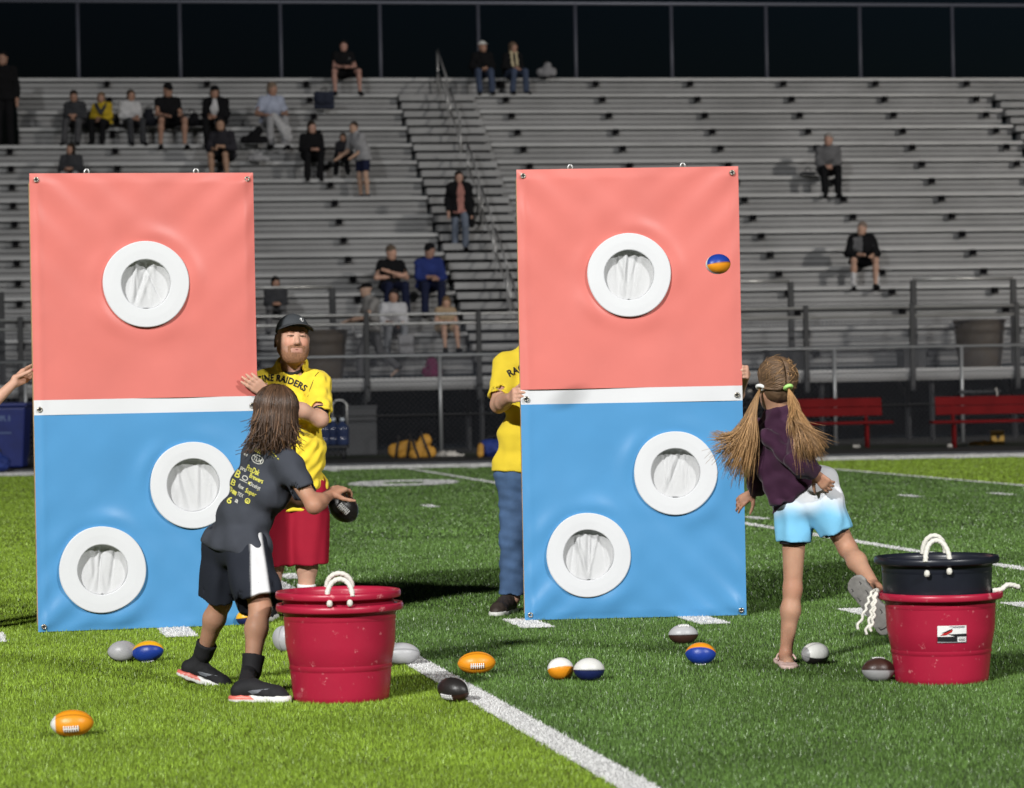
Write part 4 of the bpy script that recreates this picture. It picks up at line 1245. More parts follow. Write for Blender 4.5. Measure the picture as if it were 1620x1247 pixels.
def shirt_sdf(J, b, off, res, k, sleeve=.6, hem=.10, flare=.01, arms='LR', hemplane=None):
    """sleeve: fraction of the arm covered (<=1 upper arm, 2 to the wrist); hem: how far below the hips"""
    s = Sdf(res, k); q = J.get('q', 1.0)
    pel = (J['hipL'] + J['hipR']) / 2
    dn = nrm(pel - J['waist']); hp = pel + dn * hem
    cl = [(hp, dn)] if hemplane is None else [hemplane]
    for i, (a, c, ra, rb) in enumerate(torso_caps(J, b)):
        s.cap(a, c, ra + off, rb + off, None, cl if i > 1 else None)
    hl = (J['hipR'] - J['hipL']) * .5
    s.cap(pel - hl + dn * hem, pel + hl + dn * hem, .102 * b * q + off + flare, None, None, cl)
    L = limb_caps(J, b)
    for s_ in arms:
        a, c, ra, rb = L['arm' + s_][0]
        if sleeve <= 1:
            e = a + (c - a) * sleeve; r2 = ra + (rb - ra) * sleeve + off * 1.25 + .006 * q
            s.cap(a, e + (c - a) * .12, ra + off, r2, None, [(e, c - a)])
            s.cap(a + (c - a) * sleeve * .9, e + (c - a) * .2, r2 - .010, None, .004, None, True)
        else:
            s.cap(a, c, ra + off, rb + off)
            w = J['wr' + s_]
            for (a2, c2, r1, r2) in L['arm' + s_][1:]: s.cap(a2, c2, r1 + off, r2 + off * .9, None, [(c + (w - c) * (sleeve - 1), w - c)])
    if hemplane is None: s.cap(pel + dn * (hem - .05), pel + dn * (hem + .1), .085 * b * q, None, .004, None, True)
    return s
def pants_sdf(J, b, off, res, k, length=1.0, flare=0.0, hemdir=None, hem_in=True):
    """length: 0..1 thigh, 1..2 shin"""
    s = Sdf(res, k); q = J.get('q', 1.0)
    pel = (J['hipL'] + J['hipR']) / 2
    up = nrm(J['waist'] - pel)
    s.cap(J['hipL'], J['hipR'], .100 * b * q + min(off, .012)); s.cap(pel, pel + up * .05 * q, .100 * b * q + min(off, .006), None, None, [(pel + up * .09 * q, up)])
    L = limb_caps(J, b)
    for s_ in 'LR':
        hp, kn, an = J['hip' + s_], J['kn' + s_], J['an' + s_]
        if length <= 1:
            e = hp + (kn - hp) * length; rr = .082 * b * q + (.054 - .082) * b * q * length + off + flare
            cl = [(e, kn - hp)]
            s.cap(hp, e + (kn - hp) * .1, .084 * b * q + off, rr, None, cl)
            if hem_in: s.cap(e - (kn - hp) * .16, e + (kn - hp) * .2, rr - .018, None, .004, None, True)
        else:
            e = kn + (an - kn) * (length - 1)
            s.cap(hp, kn, .084 * b * q + off, .056 * b * q + off)
            rr = .045 * b * q + off + flare
            s.cap(kn, e, .056 * b * q + off, rr, None, [(e, an - kn)] if length < 1.95 else None)
    return s
def shoe(parent, heel, toe, up, w, upper, solem, coral=None, h=.055, swoosh=None, view=None, ank=None, name='shoe'):
    heel, toe = np.asarray(heel, float), np.asarray(toe, float)
    f = nrm(toe - heel); Lg = np.linalg.norm(toe - heel); Fm = frame_of(f, up); r_, f_, u_ = Fm
    P = lambda y, z, x=0: heel + f_ * y * Lg + u_ * z + r_ * x
    s = Sdf(.0065, .02); cl = [(P(0, .018), -u_)]
    s.cap(P(.14, .045), P(.36, .055), w * .44, w * .42, None, cl); s.cap(P(.36, .058), P(.78, .028), w * .42, w * .44, None, cl)
    s.cap(P(.78, .026), P(.88, .02), w * .44, w * .32, None, cl)
    if ank is not None: s.cap(P(.22, .05), ank, w * .40, w * .40, None, [(ank, ank - P(.22, .05))])
    o = link(name, s.mesh(name, None, .0012, .04, 3), M[upper], parent)
    s = Sdf(.006, .02); cl = [(P(0, .026), u_), (P(0, 0), -u_)]
    for y, ww in ((.12, .46), (.3, .42), (.5, .42), (.72, .5), (.86, .42)):
        s.ell(P(y, .012), (w * ww * 1.05, Lg * .17, .05), Fm, None, cl)
    me = s.mesh('sole')
    V = verts_of(me); y = (V - heel) @ f_ / Lg; z = (V - heel) @ u_
    C = np.tile(G(CO['white']), (len(V), 1)) * .95
    if coral:
        k = (y < .52 - z * 6) & (z > .012); C[k] = (.70, .16, .12)
    so = link('sole', me, M['foam'], o); set_col(me, C)
    if swoosh:
        bv = bvh_of(o.data); sg = swoosh
        pts = [(.34, .046), (.40, .036), (.50, .038), (.70, .058), (.52, .044), (.42, .044), (.38, .05)]
        V = [P(a, c, sg * .1) for a, c in pts]; c_ = np.mean(V, 0)
        tri = [(i, i + 1, 6) for i in range(0, 5)]
        stick('side_mark', G(V), tri, bv, -r_ * sg, M['mark_grey'], o, .0016)
    return o
mm('mark_grey', (.14, .15, .17), .5)
def skin_body(root, s, P, col, extra=None, name='body', joints=None, **kw):
    me = s.mesh(name, **kw)
    V = verts_of(me); C = np.tile(G(col, float), (len(V), 1))
    mott = sum(np.sin(V @ w_ + p_) for w_, p_ in ((G((31., 17, 23)), 1), (G((-19., 41, 29)), 2), (G((53., -37, 47)), 3), (G((90., 60, -80)), .5))) / 4
    C *= (1 + mott[:, None] * G((.05, .09, .10)))
    if extra: extra(V, C)
    if joints is not None:
        for jp, rr in joints:
            w = np.exp(-((V - jp) ** 2).sum(1) / rr ** 2)[:, None] * .5; C[:] = C * (1 - w * G((.0, .22, .25)))
    set_col(me, C)
    return link(name, me, M['skin'], root)
def strands(paths, r0=.004, r1=.0012, n=3):
    b = MB()
    for p in paths:
        p = np.asarray(p); b.tube(p, np.linspace(r0, r1, len(p)), n)
    return b
def smooth_path(pts, m=9):
    pts = np.asarray(pts, float); d = np.concatenate([[0], np.cumsum(np.linalg.norm(np.diff(pts, axis=0), axis=1))])
    u = np.linspace(0, d[-1], m); P = np.stack([np.interp(u, d, pts[:, i]) for i in range(3)], 1)
    for _ in range(2):
        Q = P.copy(); Q[1:-1] = (P[:-2] + 2 * P[1:-1] + P[2:]) / 4; P = Q
    return P
mm('cloth_yellow', (.80, .60, .035), .85, var=.04, vscale=8, bump=.22, bscale=22, sheen=.1)
mm('cloth_red', (.30, .008, .026), .8, var=.06, vscale=8, bump=.15, bscale=18, spec=.2)
mm('cloth_black', (.012, .012, .014), .8, bump=.2, bscale=30)
mm('cloth_char', (.042, .047, .060), .9, var=.08, vscale=9, bump=.22, bscale=25)
mm('cloth_navyblack', (.010, .013, .022), .75, var=.1, vscale=6, bump=.2, bscale=20)
mm('cloth_purple', (.040, .0075, .031), .85, var=.10, vscale=9, bump=.2, bscale=24, sheen=.15)
mm('denim', (.060, .115, .225), .9, var=.22, vscale=7, bump=.25, bscale=30)
mm('boot', (.045, .033, .026), .6, var=.2, vscale=12, bump=.2, bscale=40)
mm('sock_white', (.78, .78, .78), .9, bump=.2, bscale=90)
mm('hair_brown', (.074, .039, .021), .45, island=.65, spec=.5)
mm('hair_gold', (.40, .235, .105), .45, island=.45, spec=.5)
mm('hair_dkblond', (.135, .082, .046), .5, island=.45, spec=.4)
mm('hair_red', (.16, .062, .025), .6, island=.4)
mm('ombre', (.8, .8, .8), .85, attr=True, bump=.2, bscale=22)
mm('black_print', (.014, .012, .012), .7)
mm('print_yellow', (.72, .68, .12), .8); mm('print_pale', (.62, .62, .56), .8)
mm('cap_grey', (.045, .050, .056), .8, var=.08, vscale=20, bump=.15, bscale=60)
mm('lip_dark', (.20, .065, .05), .6); mm('stripe_white', (.70, .70, .71), .8, bump=.15, bscale=30)
mm('nail_pink', (.72, .10, .22), .25)
SK_L = (.55, .315, .225); SK_T = (.43, .235, .15)

def std_joints(base, height, yaw=0.0, lean=0.0):
    """upright joints; the person faces -Y (to the camera) at yaw 0; L = image left"""
    c, s_ = math.cos(yaw), math.sin(yaw)
    def T(x, y, z): return base + V3(x * c - y * s_, x * s_ + y * c, z) * (height / 1.75)
    J = dict(q=height / 1.75)
    J['neck'] = T(0, .01, 1.47); J['head'] = T(0, -.015, 1.625); J['chest'] = T(0, 0, 1.27); J['waist'] = T(0, 0, 1.08)
    for k, sg in (('L', -1), ('R', 1)):
        J['sh' + k] = T(.185 * sg, .01, 1.405); J['el' + k] = T(.235 * sg, .03, 1.11); J['wr' + k] = T(.24 * sg, -.06, .87)
        J['hip' + k] = T(.088 * sg, .0, .92); J['kn' + k] = T(.10 * sg, -.02, .50); J['an' + k] = T(.11 * sg, .02, .09)
        J['heel' + k] = T(.11 * sg, .05, .03); J['toe' + k] = T(.13 * sg, -.15, .03)
    J['face'] = V3(s_, -c, 0); J['up'] = V3(0, 0, 1); J['fwd'] = J['face']
    return J
def rebase(J, base):
    return {k: (v - base if isinstance(v, np.ndarray) and k not in ('face', 'up', 'fwd') else v) for k, v in J.items()}
# ================================================================== the man in the yellow shirt at the left board
def man_left():
    Y = 16.85
    base = gp(462, 984); base[1] = Y; base[2] = 0
    A = lambda px, py, y=Y: at(px, py, y) - base
    J = std_joints(V3(0, 0, 0), 1.72, 0.0)
    J['head'] = A(463.5, 538, Y - .06); J['neck'] = A(461, 584, Y + .02)
    J['shL'] = A(415, 607, Y + .06); J['shR'] = A(504, 609, Y - .03)
    J['chest'] = A(463, 655, Y); J['waist'] = A(464, 715, Y - .02)
    J['hipL'] = A(442, 775, Y); J['hipR'] = A(486, 775, Y)
    J['knL'] = A(433, 866, Y - .02); J['knR'] = A(486, 868, Y - .03); J['anL'] = A(430, 958, Y + .02); J['anR'] = A(484, 958, Y)
    for k, x in (('L', 428), ('R', 486)):
        J['heel' + k] = V3(A(x, 978)[0], .06, .03); J['toe' + k] = V3(A(x, 978)[0] + (.02 if k == 'R' else -.03), -.15, .03)
    J['elR'] = A(507, 664, Y - .22); J['wrR'] = A(425, 624, 16.43)
    J['elL'] = A(396, 672, Y + .12); J['wrL'] = A(396, 628, Y - .14)
    J['face'] = nrm(V3(.30, -1, .10)); J['up'] = nrm(V3(.05, .0, 1)); J['q'] = 1.0
    root = thing('person', 'man in yellow shirt, red shorts and dark cap holding the left board', 'person', tuple(base))
    # the hand closes on the edge of the board: fingers flat on its red face, thumb behind
    wr = J['wrR']
    hand = dict(wrist=wr, d=nrm(A(398, 604, 16.385) - wr), n=V3(.0, .95, .1), size=.185, side=1, curls=[(-.08, .22, .2), (.0, .25, .2), (.05, .25, .2), (.08, .30, .2)],
                thumb=(.5, .35, .8), spread=.30)
    handL = dict(wrist=J['wrL'], d=V3(.1, -.2, 1), n=V3(0, -1, 0), size=.17, side=1, curls=[(.3, .3, .3)] * 4)
    s, P, ends = body_mesh(J, 1.0, .252, .0052, .03, dict(R=hand, L=handL))
    hc, Fm = J['head'], frame_of(J['face'], J['up'])
    def paint(V, C):
        q = (V - hc) @ Fm.T / .252
        n_ = np.sin(V[:, 0] * 410) * np.sin(V[:, 2] * 370) * .12
        jaw = (q[:, 2] < -.20 + .28 * np.abs(q[:, 0]) ) & (q[:, 2] > -.56) & (q[:, 1] > -.05)
        lipz = (np.abs(q[:, 2] + .262) < .055) & (np.abs(q[:, 0]) < .11)
        mous = (np.abs(q[:, 2] + .195) < .035) & (np.abs(q[:, 0]) < .13) & (q[:, 1] > .2)
        head = (np.abs(q[:, 0]) < .5) & (np.abs(q[:, 2]) < .7)
        sg = lambda t: 1 / (1 + np.exp(-np.clip(t, -30, 30)))
        a0 = np.abs(q[:, 0]); front = sg((q[:, 1] + .12) / .05)
        w = .90 * sg((a0 * .9 - .17 - .35 * (q[:, 2] + .48)) / .035) * sg((-.10 - q[:, 2]) / .05) + .95 * np.exp(-(a0 / .20) ** 2) * np.exp(-((q[:, 2] + .42) / .11) ** 2) + .95 * np.exp(-(a0 / .17) ** 4) * np.exp(-((q[:, 2] + .195) / .036) ** 2) * sg((q[:, 1] - .2) / .03)
        w = np.clip((w + .40 * sg((-.30 - q[:, 2]) / .05)) * front * head * sg((q[:, 2] + .62) / .03), 0, .82)
        w = np.clip(w + n_ * (w > .1), 0, .85)[:, None]
        C[:] = C * (1 - w) + w * G((.17, .062, .026))
        k = lipz & (q[:, 1] > .25) & head; C[k] = (.43, .215, .155)
        k = (q[:, 1] > .2) & (np.abs(np.abs(q[:, 0]) - .17) < .09) & (np.abs(q[:, 2] + .08) < .09) & head; C[k] *= (1.03, .88, .84)
    body = skin_body(root, s, P, SK_L, paint)
    for sg in (-1, 1):
        b = MB(); b.tube([P(sg * .06, .372, .05), P(sg * .13, .392, .046), P(sg * .20, .352, .044)], [.003, .0055, .003], 6); b.build('eyelid_line', M['hair_brown'], body, True)
    b = MB(); b.tube([P(-.10, .372, -.262), P(0, .402, -.256), P(.10, .372, -.262)], [.002, .0036, .002], 6); b.build('mouth_line', M['lip_dark'], body, True)
    for sg in (-1, 1):
        b = MB(); b.tube([P(sg * .05, .385, .125), P(sg * .14, .385, .145), P(sg * .22, .33, .125)], [.004, .006, .003], 6); b.build('eyebrow', M['hair_red'], body, True)
    mm('beard', (.30, .148, .080), .8, var=.3, vscale=90, bump=.8, bscale=220)
    bm_ = body.data; V = verts_of(bm_); nv = np.zeros(len(V) * 3, np.float32); bm_.vertices.foreach_get('normal', nv); nv = nv.reshape(-1, 3)
    q = (V - hc) @ Fm.T / .252; a0 = np.abs(q[:, 0])
    chin = (a0 < .19) & (q[:, 2] < -.325) & (q[:, 2] > -.60) & (q[:, 1] > .10)
    mous = (a0 < .175) & (np.abs(q[:, 2] + .190) < .036) & (q[:, 1] > .22)
    side = (a0 > .125) & (a0 < .195) & (q[:, 2] < -.18) & (q[:, 2] > -.40) & (q[:, 1] > .15)
    jaw = (a0 > .16) & (q[:, 2] < .45 * (a0 - .16) * 2.2 - .36) & (q[:, 2] > -.60) & (q[:, 1] > -.10) & (a0 < .5)
    reg = chin | mous | side | jaw
    lay = V + nv * .0028
    fc = np.array([p.vertices[:] for p in bm_.polygons]); fc = fc[reg[fc].all(1)]
    used, inv = np.unique(fc, return_inverse=True)
    link('beard', raw_mesh('beard', lay[used], inv.reshape(fc.shape), True), M['beard'], body)
    # shirt
    sh = shirt_sdf(J, 1.02, .016, .0075, .045, .88, .10, .012)
    sh.ell(A(466, 725, Y - .07), (.15, .10, .20), None, .06)      # belly
    sh.cap(J['neck'] + V3(.005, -.03, .012), J['neck'] + V3(.01, -.05, .14), .074, .09, .004, None, True)
    me = sh.mesh('shirt', None, .0055, .075, 4)
    so = link('shirt', me, M['cloth_yellow'], root); bv = bvh_of(me)
    b = MB(); b.tube([J['neck'] + V3(.064 * math.cos(a) - .0, .066 * math.sin(a) - .02, .004 + .030 * math.sin(a)) for a in np.linspace(0, 2 * PI, 24)], .009, 6, False); b.build('collar', M['cloth_black'], so, True)
    sl = Sdf(.008, .01); e0 = J['shR'] + (J['elR'] - J['shR']) * .74; e1 = J['shR'] + (J['elR'] - J['shR']) * 1.0
    sl.cap(e0, e1, .043, .047, None, [(e1, e1 - e0)]); link('undershirt_sleeve', sl.mesh('undershirt_sleeve'), M['cloth_black'], root)
    # lettering across the chest, on an arc
    Vt, tr = text2d('RACINE RAIDERS', 1.0, .034, 1.04)
    wdt = Vt[:, 0].max() - Vt[:, 0].min(); x = (Vt[:, 0] - Vt[:, 0].min()) / wdt
    pxx = 384 + x * 93
    cen = 424.0
    arcy = 602 + ((pxx - cen) / 52.0) ** 2 * 17
    slope = 2 * (pxx - cen) / 52.0 ** 2 * 17; nl = np.sqrt(1 + slope ** 2)
    hh = Vt[:, 1] * 14.5
    PX = pxx + hh * slope / nl; PY = arcy - hh / nl
    V = G([A(a, c, Y - .35) for a, c in zip(PX, PY)])
    stick('lettering', V, tr, bv, VIEW, M['black_print'], so, .004)
    V = G([A(a, c, Y - .35) for a, c in ((449, 589), (455, 583), (458, 592), (453, 593))]); stick('chest_mark', V, [(0, 1, 2), (0, 2, 3)], bv, VIEW, M['print_pale'], so, .004)
    # seam of the sleeve
    sm = []
    for (a, c) in ((480, 628), (483, 617), (487, 605), (491, 594), (496, 588)):
        hit = bv.ray_cast(Vector(A(a, c, Y - .5)), Vector(VIEW));
        if hit[0] is not None: sm.append(np.array(hit[0]))
    if len(sm) > 2: b = MB(); b.tube(sm, .0022, 5); b.build('sleeve_seam', M['black_print'], so, True)
    # shorts
    p = pants_sdf(J, 1.02, .030, .0075, .035, .3, .036, hem_in=False)
    for k in 'LR':
        kn = J['kn' + k] ; e = A(436 if k == 'L' else 488, 893, Y - .02)
        p.cap(J['hip' + k] + V3(0, 0, -.05), e, .125, .112, .03, [(e + V3(0, 0, .0), V3(0, 0, -1))]); p.cap(e + V3(0, 0, .05), e - V3(0, 0, .1), .082, None, .004, None, True)
    link('shorts', p.mesh('shorts', None, .0045, .11, 8, (1, 1, .45)), M['cloth_red'], root)
    for k in 'LR':
        sck = Sdf(.008, .01); a, c = J['kn' + k], J['an' + k]; t0 = a + (c - a) * .62
        sck.cap(a + (c - a) * .5, c, .058, .041, None, [(t0, a - c)]); link('sock', sck.mesh('sock'), M['sock_white'], root)
        shoe(root, J['heel' + k] * (1, 1, 0) + V3(0, .02, .004), J['toe' + k] * (1, 1, 0) + V3(0, -.05, .004), V3(0, 0, 1), .10, 'cloth_black', None)
    # cap
    cp = Sdf(.006, .012)
    cp.ell(P(0, -.05, .17), G((.375, .46, .41)) * .252, Fm, None, [(P(0, 0, .21), -Fm[2] + .16 * Fm[1])])
    cm = cp.mesh('cap'); co = link('cap', cm, M['cap_grey'], root)
    V, Q = [], []
    na, nr_ = 21, 6
    for top in (0, 1):
        for i in range(nr_):
            for j in range(na):
                a = (j / (na - 1) - .5) * math.radians(150); u_ = i / (nr_ - 1)
                x = math.sin(a) * (.36 + .07 * u_); y = -.05 + .44 * math.cos(a) + u_ * .33 * max(0, math.cos(a)) ** .6
                V.append(P(x, y, .300 - .62 * x * x - .03 * u_ + .028 * top))
    for t_ in (0, 1):
        for i in range(nr_ - 1):
            for j in range(na - 1):
                a = t_ * nr_ * na + i * na + j; qd = (a, a + 1, a + na + 1, a + na); Q.append(qd if t_ else qd[::-1])
    n0 = nr_ * na
    for j in range(na - 1):
        a = (nr_ - 1) * na + j; Q.append((a, a + 1, a + 1 + n0, a + n0)); Q.append((j + 1, j, j + n0, j + 1 + n0))
    for j in (0, na - 1):
        for i in range(nr_ - 1):
            a = i * na + j; Q.append((a, a + na, a + na + n0, a + n0))
    link('brim', raw_mesh('brim', G(V), G(Q).astype(int), True), M['cap_grey'], co)
    b = MB(); b.lathe([(0, -.004), (.006, -.003), (.007, .001), (0, .003)], P(0, -.05, .585), 10); b.build('cap_button', M['cap_grey'], co, True)
    cb = bvh_of(cm)
    def mark(pts, m_='print_white'):
        V = G([A(462 + (x - 560) / 6.235 + 8, 470 + y / 6.235 + .0, Y - .5) for x, y in pts]); c_ = V.mean(0)
        n = len(V); stick('cap_emblem', np.concatenate([V, [c_]]), [(i, (i + 1) % n, n) for i in range(n)], cb, VIEW, M[m_], co, .007)
    mark([(520, 150), (532, 145), (556, 188), (560, 218), (550, 218), (545, 196)]); mark([(540, 140), (556, 130), (582, 148), (604, 168), (592, 178), (566, 160), (546, 152)])
    mark([(586, 178), (598, 172), (606, 188), (592, 198), (582, 222), (570, 222), (574, 196)]); mark([(556, 168), (572, 172), (576, 186), (564, 190)])
    # side hair
    hp = []
    for sg in (-1, 1):
        for i in range(60):
            y0 = random.uniform(-.30, .0); z1 = random.uniform(.0, -.16)
            hp.append(smooth_path([P(sg * .325, y0, .14), P(sg * .355, y0 - .01, .0), P(sg * (.33 + random.uniform(-.02, .03)), y0 - .02, z1)], 5))
    strands(hp, .0045, .002).build('hair', M['hair_red'], root, True)
man_left()

# ================================================================== the man in jeans at the right board
def man_right():
    Y = 16.95
    base = gp(842, 975); base[1] = Y; base[2] = 0
    A = lambda px, py, y=Y: at(px, py, y) - base
    J = std_joints(V3(0, 0, 0), 1.76)
    J['head'] = A(846, 508, Y - .02); J['neck'] = A(845, 556, Y); J['shL'] = A(800, 580, Y); J['shR'] = A(892, 578, Y)
    J['chest'] = A(838, 625, Y); J['waist'] = A(836, 690, Y); J['hipL'] = A(816, 748, Y); J['hipR'] = A(862, 748, Y)
    J['knL'] = A(813, 850, Y - .02); J['knR'] = A(866, 850, Y); J['anL'] = A(811, 945, Y + .02); J['anR'] = A(868, 945, Y)
    J['elL'] = A(789, 640, Y - .12); J['wrL'] = A(809, 629, 16.47); J['elR'] = A(915, 650, Y); J['wrR'] = A(910, 700, Y - .1)
    for k, x in (('L', 806), ('R', 870)):
        J['heel' + k] = V3(A(x, 970)[0], .05, .03); J['toe' + k] = V3(A(x, 970)[0] - .08, -.17, .03)
    root = thing('person', 'man in yellow shirt, blue jeans and brown boots half hidden by the right board', 'person', tuple(base))
    wr = J['wrL']
    hand = dict(wrist=wr, d=nrm(V3(.18, -.95, .14)), n=V3(1, .1, .0), size=.185, side=1, curls=[(.75, .85, .35), (.78, .88, .35), (.8, .9, .35), (.85, .9, .35)], thumb=(.6, .5, .5), thumb_curl=.5)
    s, P, ends = body_mesh(J, 1.08, .245, .0065, .03, dict(L=hand))
    skin_body(root, s, P, SK_L)
    sh = shirt_sdf(J, .98, .016, .0075, .045, .80, -.03, .010)
    me = sh.mesh('shirt', None, .004, .1, 12); so = link('shirt', me, M['cloth_yellow'], root); bv = bvh_of(me)
    Vt, tr = text2d('RACINE RAIDERS', 1.0, .034, 1.04); wdt = Vt[:, 0].max() - Vt[:, 0].min(); x = (Vt[:, 0] - Vt[:, 0].min()) / wdt
    pxx = 806 + x * 96; cen = 854.0; arcy = 582 + ((pxx - cen) / 52.0) ** 2 * 16; slope = 2 * (pxx - cen) / 52.0 ** 2 * 16; nl = np.sqrt(1 + slope ** 2); hh = Vt[:, 1] * 15
    V = G([A(a, c, Y - .4) for a, c in zip(pxx + hh * slope / nl, arcy - hh / nl)]); stick('lettering', V, tr, bv, VIEW, M['black_print'], so, .004)
    p = pants_sdf(J, 1.08, .016, .0075, .03, 1.93, .014)
    link('jeans', p.mesh('jeans', None, .0045, .06, 21, (1, .6, 1.0)), M['denim'], root)
    for k in 'LR':
        shoe(root, J['heel' + k] * (1, 1, 0) + V3(.01, .02, .004), J['toe' + k] * (1, 1, 0) + V3(0, -.05, .004), V3(0, 0, 1), .108, 'boot', None, ank=J['an' + k] + V3(0, 0, .06), name='boot')
    hs = Sdf(.012, .02); hs.ell(P(0, -.08, .2), G((.35, .42, .33)) * .245, None, None, [(P(0, 0, .1), V3(0, 0, -1))]); link('hair', hs.mesh('hair'), M['hair_brown'], root)
man_right()

# ================================================================== helpers mostly hidden behind / beside the boards
def helper_right():
    Y = 17.0
    base = gp(1118, 972); base[1] = Y; base[2] = 0
    A = lambda px, py, y=Y: at(px, py, y) - base
    J = std_joints(V3(0, 0, 0), 1.66)
    J['elR'] = A(1160, 640, Y - .02); J['wrR'] = A(1181, 592, 16.53)
    root = thing('person', 'person hidden behind the right board, pink nailed fingers gripping its edge', 'person', tuple(base))
    wr = J['wrR']
    hand = dict(wrist=wr, d=nrm(V3(-.06, -.95, .12)), n=V3(-1, -.05, 0), size=.172, side=-1, curls=[(.8, .85, .25), (.82, .86, .25), (.84, .88, .25), (.86, .9, .25)], thumb=(.5, .5, .6))
    s, P, ends = body_mesh(J, .9, .235, .0065, .03, dict(R=hand))
    body = skin_body(root, s, P, SK_L)
    b = MB()
    for p, d in ends['R'][:4]: b.lathe([(0, -.004), (.0055, -.003), (.006, .002), (0, .004)], p + d * .004, 8)
    b.build('fingernails', M['nail_pink'], body, True)
    link('shirt', shirt_sdf(J, .92, .014, .012, .04, .7, .08).mesh('shirt', None, .003, .1, 3), M['cloth_yellow'], root)
    link('trousers', pants_sdf(J, .9, .012, .012, .03, 1.95).mesh('trousers', None, .003, .1, 3), M['denim'], root)
    hs = Sdf(.012, .02); hs.ell(P(0, -.08, .15), G((.37, .44, .38)) * .235, None, None, None); hs.cap(P(0, -.3, 0), P(0, -.3, -.6), .07, .05)
    hs.ell(P(0, .35, -.1), G((.3, .3, .4)) * .235, None, .01, None, True); link('hair', hs.mesh('hair'), M['hair_brown'], root)
helper_right()
def helper_left():
    Y = 16.15
    base = gp(-112, 1008); base[1] = Y; base[2] = 0
    A = lambda px, py, y=Y: at(px, py, y) - base
    J = std_joints(V3(0, 0, 0), 1.68)
    J['shR'] = A(-92, 615, Y + .05); J['elR'] = A(-38, 664, Y + .02); J['wrR'] = A(22, 606, Y + .05)
    root = thing('person', 'person at the left edge reaching a bare forearm to the left board', 'person', tuple(base))
    wr = J['wrR']
    hand = dict(wrist=wr, d=nrm(A(54, 584, Y + .16) - wr), n=V3(.35, -.95, -.15), size=.178, side=-1, curls=[(.1, .2, .1)] * 4, thumb=(.75, -.05, .95), thumb_curl=.45)
    s, P, ends = body_mesh(J, .95, .24, .0065, .03, dict(R=hand))
    body = skin_body(root, s, P, SK_L)
    b = MB(); p, d = ends['R'][4]; b.lathe([(0, -.005), (.006, -.004), (.0065, .002), (0, .005)], p + d * .004 + V3(0, -.004, 0), 8); b.build('fingernail', M['nail_pink'], body, True)
    link('shirt', shirt_sdf(J, .97, .014, .012, .04, .6, .08).mesh('shirt', None, .003, .1, 3), M['cloth_yellow'], root)
    link('trousers', pants_sdf(J, .95, .012, .012, .03, 1.95).mesh('trousers', None, .003, .1, 3), M['denim'], root)
    hs = Sdf(.012, .02); hs.ell(P(0, -.08, .2), G((.36, .43, .34)) * .24, None, None, [(P(0, 0, .05), V3(0, 0, -1))]); link('hair', hs.mesh('hair'), M['hair_brown'], root)
helper_left()

